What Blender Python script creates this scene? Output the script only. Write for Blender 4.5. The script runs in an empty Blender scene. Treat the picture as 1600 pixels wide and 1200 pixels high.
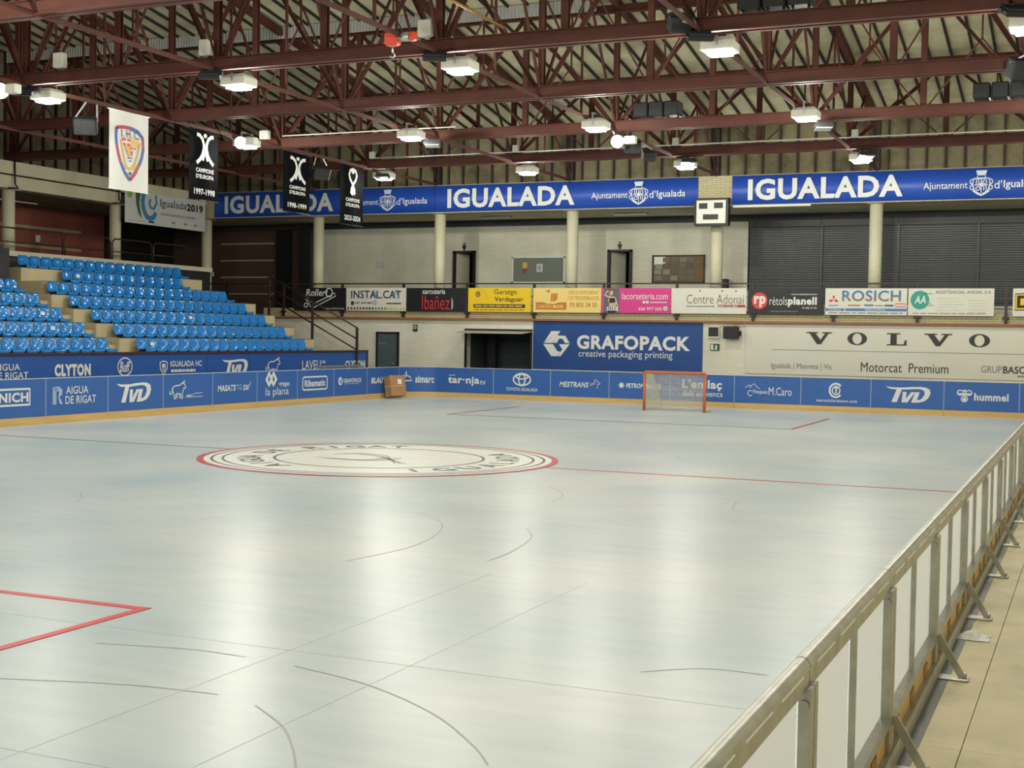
import bpy, bmesh, math, random
from mathutils import Vector, Matrix
random.seed(7)
sc = bpy.context.scene
COL = sc.collection
PI = math.pi

# ------------------------------------------------------------------ camera
cam_d = bpy.data.cameras.new('camera'); cam = bpy.data.objects.new('camera', cam_d); COL.objects.link(cam)
CX, CY, CZ = 11.030, -19.636, 2.111
YAW, PITCH, ROLL, FPX = 0.413652, -0.036958, 0.016237, 2083.57
cy, sy, cp, sp = math.cos(YAW), math.sin(YAW), math.cos(PITCH), math.sin(PITCH)
fw = Vector((-sy*cp, cy*cp, sp)); rt = Vector((cy, sy, 0)); up = rt.cross(fw)
r2 = rt*math.cos(ROLL) + up*math.sin(ROLL); u2 = up*math.cos(ROLL) - rt*math.sin(ROLL)
cam.matrix_world = Matrix(((r2.x, u2.x, -fw.x, CX), (r2.y, u2.y, -fw.y, CY), (r2.z, u2.z, -fw.z, CZ), (0, 0, 0, 1)))
cam_d.sensor_width = 36.0; cam_d.lens = FPX/1600*36; cam_d.clip_start = 0.05; cam_d.clip_end = 300
sc.camera = cam

# ------------------------------------------------------------------ world, exposure, lamp levels
w = bpy.data.worlds.new('world'); sc.world = w; w.use_nodes = True
w.node_tree.nodes['Background'].inputs[0].default_value = (0.8, 0.85, 1, 1)
w.node_tree.nodes['Background'].inputs[1].default_value = 0.01
vs = sc.view_settings
vs.view_transform = 'Standard'; vs.look = 'None'; vs.gamma = 1.0; vs.use_curve_mapping = False
vs.exposure = 0.5
HIGHBAY_W = 190.0        # each high-bay lamp
FLOOD_W = 3.0          # each lit floodlight
LIGHT_COL = (1.0, 0.985, 0.87)

# ------------------------------------------------------------------ colour + material helpers
def lin(c):
    r = []
    for v in c:
        v = v/255.0
        r.append(v/12.92 if v <= 0.04045 else ((v+0.055)/1.055)**2.4)
    return (r[0], r[1], r[2], 1.0)
MATS = {}
def mat(name, rgb, rough=0.6, metal=0.0, var=0.0, scale=3.0, bump=0.0, bscale=40.0, emit=0.0, spec=0.5, dirt=None, dscale=0.6, dlo=0.45, dhi=0.7, stretch=None):
    if name in MATS: return MATS[name]
    m = bpy.data.materials.new(name); m.use_nodes = True
    nt = m.node_tree; b = nt.nodes['Principled BSDF']
    base = lin(rgb)
    b.inputs['Base Color'].default_value = base
    b.inputs['Roughness'].default_value = rough; b.inputs['Metallic'].default_value = metal
    b.inputs['Specular IOR Level'].default_value = spec
    if emit > 0:
        b.inputs['Emission Color'].default_value = base; b.inputs['Emission Strength'].default_value = emit
    N = nt.nodes.new; L = nt.links.new
    if var > 0 or bump > 0 or dirt:
        tc = N('ShaderNodeTexCoord'); vec = tc.outputs['Object']
        if stretch:
            mp = N('ShaderNodeMapping'); mp.inputs['Scale'].default_value = stretch; L(vec, mp.inputs[0]); vec = mp.outputs[0]
    if var > 0:
        n = N('ShaderNodeTexNoise'); n.inputs['Scale'].default_value = scale; n.inputs['Detail'].default_value = 6; L(vec, n.inputs['Vector'])
        r = N('ShaderNodeValToRGB')
        r.color_ramp.elements[0].position = 0.3; r.color_ramp.elements[1].position = 0.7
        r.color_ramp.elements[0].color = tuple(c*(1-var) for c in base[:3])+(1,)
        r.color_ramp.elements[1].color = tuple(min(1, c*(1+var)) for c in base[:3])+(1,)
        L(n.outputs['Fac'], r.inputs[0]); col = r.outputs[0]
        if dirt:
            n2 = N('ShaderNodeTexNoise'); n2.inputs['Scale'].default_value = dscale; n2.inputs['Detail'].default_value = 8; n2.inputs['Roughness'].default_value = .65; L(vec, n2.inputs['Vector'])
            r2_ = N('ShaderNodeValToRGB'); r2_.color_ramp.elements[0].position = dlo; r2_.color_ramp.elements[1].position = dhi
            L(n2.outputs['Fac'], r2_.inputs[0])
            mx = N('ShaderNodeMix'); mx.data_type = 'RGBA'; L(r2_.outputs[0], mx.inputs[0]); L(col, mx.inputs[6]); mx.inputs[7].default_value = lin(dirt); col = mx.outputs[2]
        L(col, b.inputs['Base Color'])
    if bump > 0:
        n3 = N('ShaderNodeTexNoise'); n3.inputs['Scale'].default_value = bscale; n3.inputs['Detail'].default_value = 4; L(vec, n3.inputs['Vector'])
        bp = N('ShaderNodeBump'); bp.inputs['Strength'].default_value = bump; bp.inputs['Distance'].default_value = 0.02
        L(n3.outputs['Fac'], bp.inputs['Height']); L(bp.outputs[0], b.inputs['Normal'])
    MATS[name] = m; return m

def brick_mat(name, rgb, mortar, bw=0.30, bh=0.085, axis='x', rough=0.55, strength=0.6, msize=0.008, var=0.06):
    if name in MATS: return MATS[name]
    m = bpy.data.materials.new(name); m.use_nodes = True
    nt = m.node_tree; b = nt.nodes['Principled BSDF']; N = nt.nodes.new; L = nt.links.new
    tc = N('ShaderNodeTexCoord'); sx = N('ShaderNodeSeparateXYZ'); L(tc.outputs['Object'], sx.inputs[0])
    cb = N('ShaderNodeCombineXYZ'); L(sx.outputs['X' if axis == 'x' else 'Y'], cb.inputs[0]); L(sx.outputs['Z'], cb.inputs[1])
    br = N('ShaderNodeTexBrick'); L(cb.outputs[0], br.inputs['Vector'])
    br.inputs['Scale'].default_value = 1.0; br.inputs['Brick Width'].default_value = bw; br.inputs['Row Height'].default_value = bh
    br.inputs['Mortar Size'].default_value = msize; br.inputs['Mortar Smooth'].default_value = 0.3
    c = lin(rgb)
    br.inputs['Color1'].default_value = tuple(v*(1-var) for v in c[:3])+(1,); br.inputs['Color2'].default_value = tuple(min(1, v*(1+var)) for v in c[:3])+(1,)
    br.inputs['Mortar'].default_value = lin(mortar)
    n = N('ShaderNodeTexNoise'); n.inputs['Scale'].default_value = 0.7; n.inputs['Detail'].default_value = 7; L(tc.outputs['Object'], n.inputs['Vector'])
    r = N('ShaderNodeValToRGB'); r.color_ramp.elements[0].position = .3; r.color_ramp.elements[0].color = (.84, .84, .82, 1); r.color_ramp.elements[1].position = .6; r.color_ramp.elements[1].color = (1, 1, 1, 1)
    L(n.outputs['Fac'], r.inputs[0])
    mx = N('ShaderNodeMix'); mx.data_type = 'RGBA'; mx.blend_type = 'MULTIPLY'; mx.inputs[0].default_value = 1; L(br.outputs['Color'], mx.inputs[6]); L(r.outputs[0], mx.inputs[7])
    L(mx.outputs[2], b.inputs['Base Color'])
    bp = N('ShaderNodeBump'); bp.invert = True; bp.inputs['Strength'].default_value = strength; bp.inputs['Distance'].default_value = 0.01
    L(br.outputs['Fac'], bp.inputs['Height']); L(bp.outputs[0], b.inputs['Normal'])
    b.inputs['Roughness'].default_value = rough
    MATS[name] = m; return m

# ------------------------------------------------------------------ mesh helpers
class MB:
    def __init__(s): s.v = []; s.f = []; s.sm = []
    def add(s, vs, fs, smooth=False):
        o = len(s.v); s.v += [tuple(v) for v in vs]; s.f += [tuple(i+o for i in f) for f in fs]; s.sm += [smooth]*len(fs); return s
    def box(s, x0, y0, z0, x1, y1, z1, M=None):
        v = [(x0,y0,z0),(x1,y0,z0),(x1,y1,z0),(x0,y1,z0),(x0,y0,z1),(x1,y0,z1),(x1,y1,z1),(x0,y1,z1)]
        if M: v = [M @ Vector(p) for p in v]
        return s.add(v, [(0,3,2,1),(4,5,6,7),(0,1,5,4),(1,2,6,5),(2,3,7,6),(3,0,4,7)])
    def cbox(s, x0, y0, z0, x1, y1, z1, c=0.02, M=None):   # box with chamfered vertical and horizontal edges (along z rings)
        def ring(i, z):
            return [(x0+i+c,y0+i,z),(x1-i-c,y0+i,z),(x1-i,y0+i+c,z),(x1-i,y1-i-c,z),(x1-i-c,y1-i,z),(x0+i+c,y1-i,z),(x0+i,y1-i-c,z),(x0+i,y0+i+c,z)]
        v = ring(c, z0)+ring(0, z0+c)+ring(0, z1-c)+ring(c, z1)
        if M: v = [M @ Vector(p) for p in v]
        f = [tuple(range(7, -1, -1)), tuple(range(24, 32))]
        for k in range(3):
            for i in range(8): f.append((k*8+i, k*8+(i+1) % 8, k*8+8+(i+1) % 8, k*8+8+i))
        return s.add(v, f)
    def bar(s, a, b, wd, ht=None, upv=(0, 0, 1)):            # rectangular bar from a to b
        a = Vector(a); b = Vector(b); ht = ht or wd; d = (b-a).normalized(); u = Vector(upv)
        if abs(d.dot(u)) > .98: u = Vector((0, 1, 0))
        r = d.cross(u).normalized(); u = r.cross(d)
        q = [r*sx*wd/2+u*sz*ht/2 for sx, sz in ((-1,-1),(1,-1),(1,1),(-1,1))]
        v = [a+o for o in q]+[b+o for o in q]
        return s.add(v, [(3,2,1,0),(4,5,6,7),(0,1,5,4),(1,2,6,5),(2,3,7,6),(3,0,4,7)])
    def angle(s, a, b, wd, t=0.012, upv=(0, 0, 1)):           # steel L section
        a = Vector(a); b = Vector(b); d = (b-a).normalized(); u = Vector(upv)
        if abs(d.dot(u)) > .98: u = Vector((0, 1, 0))
        r = d.cross(u).normalized(); u = r.cross(d)
        s.bar(a+u*wd/2, b+u*wd/2, wd, t, upv); s.bar(a+r*wd/2, b+r*wd/2, t, wd, upv); return s
    def tube(s, pts, r, n=10, cap=True):
        pts = [Vector(p) for p in pts]; R = r if isinstance(r, (list, tuple)) else [r]*len(pts)
        v = []; f = []; pu = None
        for i, p in enumerate(pts):
            d = (pts[min(i+1, len(pts)-1)]-pts[max(i-1, 0)]).normalized()
            u = pu if pu else (Vector((0,0,1)) if abs(d.z) < .9 else Vector((1,0,0)))
            sd = d.cross(u).normalized(); u = sd.cross(d).normalized(); pu = u
            for k in range(n):
                a = 2*PI*k/n; v.append(p+(sd*math.cos(a)+u*math.sin(a))*R[i])
        for i in range(len(pts)-1):
            for k in range(n): f.append((i*n+k, i*n+(k+1) % n, (i+1)*n+(k+1) % n, (i+1)*n+k))
        s.add(v, f, True)
        if cap:
            o = len(s.v)-len(v); s.f += [tuple(o+k for k in range(n-1, -1, -1)), tuple(o+(len(pts)-1)*n+k for k in range(n))]; s.sm += [False]*2
        return s
    def prism(s, pts, dv):                                    # planar polygon extruded by vector
        n = len(pts); dv = Vector(dv); v = [Vector(p) for p in pts]; v += [p+dv for p in v]
        f = [tuple(range(n-1, -1, -1)), tuple(range(n, 2*n))]+[(i, (i+1) % n, n+(i+1) % n, n+i) for i in range(n)]
        return s.add(v, f)
    def strip(s, pts, wd, nrm=(0, 0, 1), closed=False):       # flat ribbon along a polyline, in the plane of normal nrm
        P = [Vector(p) for p in pts]; n = len(P); N_ = Vector(nrm); v = []; f = []
        for i in range(n):
            if closed: d = P[(i+1) % n]-P[i-1]
            else: d = P[min(i+1, n-1)]-P[max(i-1, 0)]
            o = N_.cross(d.normalized())*wd/2; v += [P[i]+o, P[i]-o]
        for i in range(n if closed else n-1):
            j = (i+1) % n; f.append((2*i, 2*i+1, 2*j+1, 2*j))
        return s.add(v, f)
    def mesh(s, name):
        me = bpy.data.meshes.new(name); me.from_pydata(s.v, [], s.f); me.polygons.foreach_set('use_smooth', s.sm); me.update(); return me
    def build(s, name, m, parent=None, label=None, local=False):
        me = s.mesh(name); me.materials.append(m); return link(name, me, parent, label, local)
WL = {}
def link(name, me, parent=None, label=None, local=False):
    o = bpy.data.objects.new(name, me); COL.objects.link(o)
    if parent:
        o.parent = parent
        if not local: o.location = -WL.get(parent.name, Vector((0, 0, 0)))
    WL[o.name] = Vector((0, 0, 0)) if not local else WL.get(parent.name, Vector((0, 0, 0))) if parent else Vector((0, 0, 0))
    if label: o['label'] = label
    return o
def tag(o, label, cat, group=None, kind=None):
    if label: o['label'] = label
    if cat: o['category'] = cat
    if group: o['group'] = group
    if kind: o['kind'] = kind
    return o
def thing(name, label, cat, loc=(0, 0, 0), group=None, kind=None):
    o = bpy.data.objects.new(name, None); COL.objects.link(o); o.location = loc; o.empty_display_size = .2
    WL[o.name] = Vector(loc); return tag(o, label, cat, group, kind)
def structure(o, label=None, cat=None):
    o['kind'] = 'structure'
    if label: o['label'] = label
    if cat: o['category'] = cat
    return o
def copy_tree(root, loc, label=None, group=None):
    r = root.copy(); COL.objects.link(r); r.location = loc; WL[r.name] = Vector(loc)
    if label: r['label'] = label
    if group: r['group'] = group
    for ch in list(root.children):
        c = ch.copy(); COL.objects.link(c); c.parent = r
        for g in list(ch.children):
            d = g.copy(); COL.objects.link(d); d.parent = c
    return r
ORD = ['first','second','third','fourth','fifth','sixth','seventh','eighth','ninth','tenth','eleventh','twelfth','thirteenth','fourteenth','fifteenth','sixteenth','seventeenth','eighteenth','nineteenth','twentieth','twenty-first','twenty-second','twenty-third','twenty-fourth','twenty-fifth']

# planes that carry print: a far plane faces -Y (u is X), a side plane faces +X (u is Y)
def plane(ax, v):
    if ax == 'Y': return lambda u, z: Vector((u, v, z)), Vector((0, -1, 0))
    return lambda u, z: Vector((v, u, z)), Vector((1, 0, 0))
JOBS = []
def text(parent, s, pl, box, m, bold=0.0, shear=0.0, name='lettering', spacing=1.0):
    """flat lettering fitted to box (u0,z0,u1,z1) on a plane"""
    c = bpy.data.curves.new(name, 'FONT'); c.body = s; c.offset = bold; c.shear = shear; c.space_character = spacing+max(0, bold)*2.2; c.resolution_u = 3
    o = bpy.data.objects.new('txt', c); COL.objects.link(o)
    P = pl[0]; u0, z0, u1, z1 = box
    JOBS.append((o, parent, name, m, lambda x, y: P(u0+(u1-u0)*x, z0+(z1-z0)*y), None)); return
def letter(parent, s, O, U, V, h, m, bold=0.0, name='letter'):
    c = bpy.data.curves.new(name, 'FONT'); c.body = s; c.offset = bold; c.resolution_u = 3
    o = bpy.data.objects.new('txt', c); COL.objects.link(o)
    JOBS.append((o, parent, name, m, (Vector(O), Vector(U), Vector(V)), h))
def finish_text():
    dg = bpy.context.evaluated_depsgraph_get()
    for o, parent, name, m, fn, h in JOBS:
        me = bpy.data.meshes.new_from_object(o.evaluated_get(dg)); me.materials.clear()
        if isinstance(m, tuple):                       # two-tone print: upper and lower half
            ym = (min(v.co.y for v in me.vertices)+max(v.co.y for v in me.vertices))*.47
            bm = bmesh.new(); bm.from_mesh(me); bmesh.ops.bisect_plane(bm, geom=bm.verts[:]+bm.edges[:]+bm.faces[:], plane_co=(0, ym, 0), plane_no=(0, 1, 0))
            for fc in bm.faces: fc.material_index = 0 if fc.calc_center_median().y > ym else 1
            bm.to_mesh(me); bm.free()
            for q in m: me.materials.append(q)
        else: me.materials.append(m)
        xs = [v.co.x for v in me.vertices]; ys = [v.co.y for v in me.vertices]
        if xs:
            x0, x1, y0, y1 = min(xs), max(xs), min(ys), max(ys)
            for v in me.vertices:
                if h is None: v.co = fn((v.co.x-x0)/(x1-x0), (v.co.y-y0)/(y1-y0))
                else:
                    k = h/0.73; v.co = fn[0]+fn[1]*((v.co.x-(x0+x1)/2)*k)+fn[2]*((v.co.y-(y0+y1)/2)*k)
        link(name, me, parent)
        cu = o.data; bpy.data.objects.remove(o); bpy.data.curves.remove(cu)
class Logo:
    """flat emblem drawn in a unit square fitted to box on a plane"""
    def __init__(s, pl, box): s.P, s.n = pl; s.b = box; s.mb = MB(); s.w = box[2]-box[0]; s.h = box[3]-box[1]
    def pt(s, p): return s.P(s.b[0]+s.w*p[0], s.b[1]+s.h*p[1])
    def lift(s): s.k = getattr(s, 'k', 0)+1; return s.n.normalized()*(.0004*s.k)     # overlapping strokes lie one over the other
    def poly(s, pts): d = s.lift(); s.mb.add([s.pt(p)+d for p in pts], [tuple(range(len(pts)))]); return s
    def stroke(s, pts, wd, closed=False): d = s.lift(); s.mb.strip([s.pt(p)+d for p in pts], wd, s.n, closed); return s
    def arc(s, cx, cy, rx, ry, wd, a0=0, a1=360, n=28):
        full = abs(a1-a0) >= 360; k = n if full else n+1
        pts = [(cx+rx*math.cos(math.radians(a0+(a1-a0)*i/n)), cy+ry*math.sin(math.radians(a0+(a1-a0)*i/n))) for i in range(k)]
        return s.stroke(pts, wd, full)
    def disc(s, cx, cy, rx, ry, n=24): return s.poly([(cx+rx*math.cos(2*PI*i/n), cy+ry*math.sin(2*PI*i/n)) for i in range(n)])
    def done(s, parent, m, name='logo'): return s.mb.build(name, m, parent)

def fine(parent, s, pl, box, m, *_a):
    """print too small to read in the photograph: a row of word-long dashes"""
    L = Logo(pl, box); u = 0.0; rnd = random.Random(int(abs(box[0])*1000))
    while u < .98:
        v = min(1.0, u+rnd.uniform(.06, .16)); L.poly([(u, .15), (v, .15), (v, .85), (u, .85)]); u = v+.02
    L.done(parent, m, 'small_print')
# ------------------------------------------------------------------ materials
M_white = mat('print_white', (226, 228, 226), .5)
M_black = mat('print_black', (28, 29, 32), .5)
M_conc = mat('concrete_beige', (202, 196, 168), .8, var=.10, scale=1.2, bump=.25, bscale=25, dirt=(160, 153, 126), dlo=.5, dhi=.8)
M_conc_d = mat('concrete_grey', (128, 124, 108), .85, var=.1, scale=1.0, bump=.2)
M_panel = mat('roof_panel_board', (206, 200, 168), .9, var=.10, scale=1.4, bump=.3, bscale=60, dirt=(152, 146, 112), dscale=.5, dlo=.45, dhi=.75)
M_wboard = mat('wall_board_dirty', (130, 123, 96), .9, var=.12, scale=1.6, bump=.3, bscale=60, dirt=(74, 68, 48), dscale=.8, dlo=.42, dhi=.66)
M_rib = mat('rib_dark_steel', (42, 30, 27), .6)
M_steel = mat('red_oxide_steel', (84, 47, 38), .62, var=.14, scale=2.0, spec=.3)
M_steel_b = mat('dark_rail_steel', (48, 34, 34), .4)
M_black_p = mat('black_plastic', (22, 23, 25), .5)
M_galv = mat('galvanised_steel', (178, 177, 168), .36, metal=.5, var=.16, scale=9, bump=.08, bscale=60)
M_wood = mat('plywood_kick', (214, 176, 108), .5, var=.10, scale=2.5, stretch=(.35, .35, 6))
M_boardblue = mat('board_blue', (50, 98, 172), .38, var=.03, scale=2)
M_fascia = mat('banner_blue', (32, 74, 172), .45, var=.05, scale=1.2, bump=.15, bscale=2.2)
M_standblue = mat('stand_banner_blue', (34, 86, 168), .45, var=.04, scale=1.5, bump=.12, bscale=2.5)
M_navy = mat('wall_banner_blue', (26, 72, 142), .5, var=.03, scale=1.2)
M_seat = mat('seat_blue_plastic', (34, 124, 200), .18, var=.05, scale=3)
M_alu = mat('aluminium', (178, 180, 180), .35, metal=.6)
M_lampw = mat('lamp_white_housing', (222, 222, 210), .45)
M_lens = mat('lamp_lens', (255, 250, 236), .4, emit=14.0)
M_flood = mat('flood_lens', (255, 246, 222), .4, emit=3.5)
M_glass_off = mat('flood_glass_unlit', (128, 132, 132), .2)
M_col = mat('column_paint', (204, 200, 174), .6, var=.06, scale=1.5, bump=.12, bscale=30)
M_brickw = brick_mat('white_painted_brick', (234, 230, 214), (214, 210, 194), .60, .075, strength=.35, msize=.006, var=.03)
M_brickg = brick_mat('gallery_painted_brick', (216, 214, 196), (196, 194, 176), .62, .085, strength=.35, msize=.006, var=.03)
M_brickb = brick_mat('beige_brick', (190, 180, 142), (150, 140, 108), .30, .07)
M_brickr = brick_mat('red_brown_brick', (150, 84, 70), (120, 72, 60), .3, .075, axis='y')
M_brickd = brick_mat('dark_brown_brick', (88, 66, 58), (70, 56, 50), .3, .075)
M_stripe = mat('beige_band', (168, 152, 122), .7)
M_red = mat('print_red', (205, 46, 56), .5)
M_greyp = mat('print_grey', (122, 124, 124), .5)

FAR = plane('Y', 19.988); LEFT = plane('X', -9.988); STAND = plane('X', -11.975)
WALLP = plane('Y', 22.765); RAILP = plane('Y', 22.675); FASP = plane('Y', 22.672); BACKP = plane('Y', 25.965)
GALP = plane('X', -20.47)

# ================================================================== FLOOR
def rink_floor_mat():
    m = bpy.data.materials.new('rink_floor_paint'); m.use_nodes = True
    nt = m.node_tree; b = nt.nodes['Principled BSDF']; N = nt.nodes.new; L = nt.links.new
    tc = N('ShaderNodeTexCoord')
    n = N('ShaderNodeTexNoise'); n.inputs['Scale'].default_value = .3; n.inputs['Detail'].default_value = 7; L(tc.outputs['Object'], n.inputs['Vector'])
    r = N('ShaderNodeValToRGB'); e = r.color_ramp.elements
    e[0].position = .32; e[0].color = lin((186, 201, 208)); e[1].position = .66; e[1].color = lin((218, 222, 222))
    L(n.outputs['Fac'], r.inputs[0])
    mp = N('ShaderNodeMapping'); mp.inputs['Scale'].default_value = (1.2, 5.5, 1); mp.inputs['Rotation'].default_value = (0, 0, .5); L(tc.outputs['Object'], mp.inputs[0])
    n2 = N('ShaderNodeTexNoise'); n2.inputs['Scale'].default_value = .9; n2.inputs['Detail'].default_value = 7; n2.inputs['Roughness'].default_value = .6; L(mp.outputs[0], n2.inputs['Vector'])
    r2_ = N('ShaderNodeValToRGB'); e = r2_.color_ramp.elements
    e[0].position = .34; e[0].color = (.915, .925, .935, 1); e[1].position = .62; e[1].color = (1, 1, 1, 1); L(n2.outputs['Fac'], r2_.inputs[0])
    mx = N('ShaderNodeMix'); mx.data_type = 'RGBA'; mx.blend_type = 'MULTIPLY'; mx.inputs[0].default_value = 1; L(r.outputs[0], mx.inputs[6]); L(r2_.outputs[0], mx.inputs[7])
    L(mx.outputs[2], b.inputs['Base Color'])
    mr = N('ShaderNodeMapRange'); mr.inputs[3].default_value = .27; mr.inputs[4].default_value = .33; L(n2.outputs['Fac'], mr.inputs[0]); L(mr.outputs[0], b.inputs['Roughness'])
    bp = N('ShaderNodeBump'); bp.inputs['Strength'].default_value = .012; bp.inputs['Distance'].default_value = .02; L(n2.outputs['Fac'], bp.inputs['Height']); L(bp.outputs[0], b.inputs['Normal'])
    b.inputs['Specular IOR Level'].default_value = .13
    return m
M_rink = rink_floor_mat()
M_walk = mat('walkway_concrete', (216, 204, 170), .6, var=.08, scale=2.2, bump=.12, bscale=50, dirt=(172, 160, 130), dscale=1.3, dlo=.5, dhi=.85)
M_joint = mat('joint_dark', (112, 102, 82), .9)
floor = MB().box(-26, -28, -.12, 15.5, 27, -.03).build('floor', M_joint); structure(floor, 'beige concrete slab floor around the rink', 'floor')
xs = [10.44-1.5*i for i in range(-3, 2)]
for a, b_ in ((10.02, 10.44), (10.44, 11.94), (11.94, 13.44), (13.44, 15.2)):
    for k in range(-5, 23):
        y0 = -12.44+1.5*k
        MB().cbox(a+.002, y0+.002, -.035, b_-.002, y0+1.498, 0, .002).build('tile', M_walk, floor)
MB().box(-26, -20.5, -.035, -10.02, 26.9, -.004).build('perimeter_screed', M_conc_d, floor)
MB().box(-10.02, 20.02, -.035, 15, 26.9, -.004).build('perimeter_screed', M_conc_d, floor)
MB().box(-10.02, -28, -.035, 15, -20.02, -.004).build('perimeter_screed', M_conc_d, floor)
MB().box(10.17, -20, -.003, 10.235, 20, .004).build('dark_strip', mat('strip_bluegrey', (96, 100, 96), .5), floor)  # darker blue-grey strip of floor along the barrier foot
rink = MB().box(-10.02, -20.02, -.03, 10.02, 20.02, 0).build('rink_floor', M_rink); structure(rink, 'pale blue grey glossy rink floor with red lines', 'floor')

M_line = mat('line_red', (190, 46, 60), .4)
M_line2 = mat('line_red_bright', (214, 42, 54), .4)
M_lined = mat('line_faded', (112, 112, 118), .5)
M_logow = mat('floor_logo_cream', (232, 233, 229), .4, var=.03, scale=1.5)
M_skid = mat('skid_rubber', (158, 164, 162), .4); M_fj = mat('floor_joint', (188, 196, 198), .35)
def fl(name, x0, y0, x1, y1, m, z=.003): return MB().box(x0, y0, z-.003, x1, y1, z).build(name, m, rink)
fl('halfway_line', 3.0, -.04, 10, .04, M_line)
fl('halfway_line', -10, -.03, -3.0, .03, M_lined)
for s in (-1, 1):
    m = M_line2 if s < 0 else M_line
    md = M_line2 if s < 0 else M_lined
    fl('penalty_line', -4.54, s*11.6-.04, 4.54, s*11.6+.04, md, .004)
    for x in (-4.5, 4.5): fl('penalty_line', x-.04, min(s*11.56, s*16.4), x+.04, max(s*11.56, s*16.4), m, .005)
fl('goal_line', -.85, 16.96, .85, 17.04, M_white)
def flat_disc(name, r0, r1, m, z, n=96):
    mb = MB(); a = [2*PI*i/n for i in range(n)]
    if r0 <= 0: mb.add([(r1*math.cos(t), r1*math.sin(t), z) for t in a], [tuple(range(n))])
    else:
        v = [(r0*math.cos(t), r0*math.sin(t), z) for t in a]+[(r1*math.cos(t), r1*math.sin(t), z) for t in a]
        mb.add(v, [(i, n+i, n+(i+1) % n, (i+1) % n) for i in range(n)])
    return mb.build(name, m, rink)
flat_disc('centre_ring', 2.90, 3.01, M_line, .006)
cl = flat_disc('centre_logo', 0, 2.9, M_logow, .005)
M_inkd = mat('floor_ink', (92, 92, 90), .5)
for rr, ww in ((2.77, .022), (2.59, .02), (1.75, .022)):
    o = flat_disc('logo_ring', rr-ww, rr+ww, M_inkd, .008); o.parent = cl; o.location = (0, 0, 0)
def ring_text(s, a0, a1, r, h, inward):
    n = len(s)
    for i, ch in enumerate(s):
        if ch == ' ': continue
        a = math.radians(a0+(a1-a0)*i/(n-1)); rad = Vector((math.cos(a), math.sin(a), 0))
        V = -rad if inward else rad; U = V.cross(Vector((0, 0, 1)))
        letter(cl, ch, (r*rad.x, r*rad.y, .009), U, V, h, M_inkd, .01)
ring_text('AIGUA DE RIGAT', 250, 110, 2.16, .40, False)
ring_text('IGUALADA', -47, 47, 2.16, .40, True)
mb = MB()
for k in range(4): mb.strip([(-.9+.12*k, -.55, .009), (-.25+.12*k, -.62, .009), (.1+.1*k, -.3, .009), (.05+.1*k, .1, .009)], .028)
for k in range(3): mb.strip([(.9-.1*k, -.75, .009), (-.2+.05*k, .2+.1*k, .009), (-.7, .35+.1*k, .009), (-1.0+.05*k, .1+.1*k, .009)], .028)
mb.build('logo_initial', mat('floor_ink_pale', (150, 150, 146), .5), cl)
def skid(pts, wd=.011):
    P = [Vector((x, y, .002)) for x, y in pts]; out = []
    for i in range(len(P)-1):
        p0 = P[max(i-1, 0)]; p1 = P[i]; p2 = P[i+1]; p3 = P[min(i+2, len(P)-1)]
        for k in range(6):
            t = k/6; out.append(.5*((2*p1)+(p2-p0)*t+(2*p0-5*p1+4*p2-p3)*t*t+(3*p1-p0-3*p2+p3)*t**3))
    out.append(P[-1]); MB().strip(out, wd).build('skid_mark', M_skid, rink)
skid([(6.45, -12.54), (7.08, -12.72), (7.7, -13.08), (8.15, -13.5), (8.35, -13.75)])
skid([(6.74, -13.39), (7.1, -13.66), (7.36, -13.96), (7.54, -14.21)])
skid([(3.82, -5.85), (4.32, -6.3), (4.68, -7.04), (4.87, -8.05), (4.74, -9.06)])
skid([(5.36, -6.27), (5.68, -6.88), (5.86, -7.8), (5.88, -8.42)])
skid([(5.06, -13.6), (5.82, -13.37), (6.42, -13.3)])
skid([(6.69, -3.26), (6.78, -2.67), (6.94, -3.46), (7.12, -3.7)])
skid([(4.24, 3.33), (4.42, 2.58), (4.67, 2.2)])
skid([(4.94, -12.63), (5.61, -12.48), (6.05, -12.49)])
skid([(4.08, -2.4), (4.64, -3.34), (4.75, -4.05)])
skid([(-0.84, -6.29), (-0.46, -6.68), (-0.23, -7.05)])
skid([(8.45, -11.67), (8.79, -11.4), (9.19, -11.38)])
for y in (-14.6, -12.2): fl('floor_joint', -10, y-.003, 10, y+.003, M_fj, .0015)
for x in (6.19, 7.09): fl('floor_joint', x-.003, -20, x+.003, -9, M_fj, .0015)

# ================================================================== BUILDING SHELL
XJ = [-0.5+5.07*k for k in range(-4, 4)]        # frame lines: -20.78 ... 14.71
def zroof(y): return 9.1+.17*(23-y)
# lower far wall with its openings (door recess, kiosk hatch)
wl = thing('wall_far', 'white painted brick wall behind the end boards', 'wall', (0, 22.8, 0), kind='structure')
def wall_piece(x0, x1, z0, z1): MB().box(x0, 22.8, z0, x1, 23.2, z1).build('brickwork', M_brickw, wl)
HX0, HX1, HZ0, HZ1 = -9.41, -6.89, .80, 2.24
wall_piece(-18, HX0, 0, 2.62); wall_piece(HX1, 15, 0, 2.62); wall_piece(HX0, HX1, 0, HZ0); wall_piece(HX0, HX1, HZ1, 2.62)
t = MB().box(-17.9, 22.66, 2.60, 15, 23.0, 2.67).build('trim_1', mat('ledge_brown', (150, 100, 66), .6, var=.1)); structure(t, 'thin reddish brown ledge under the gallery', 'trim')
t = MB().box(-17.9, 22.80, 2.67, 15, 23.05, 2.98).build('wall_parapet', M_brickb); structure(t, 'low beige brick parapet under the gallery railing', 'parapet')
t = MB().box(-24, 22.9, 2.55, 15, 26, 2.75).build('floor_gallery', M_conc_d); structure(t, 'concrete floor of the far gallery', 'floor')
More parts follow.
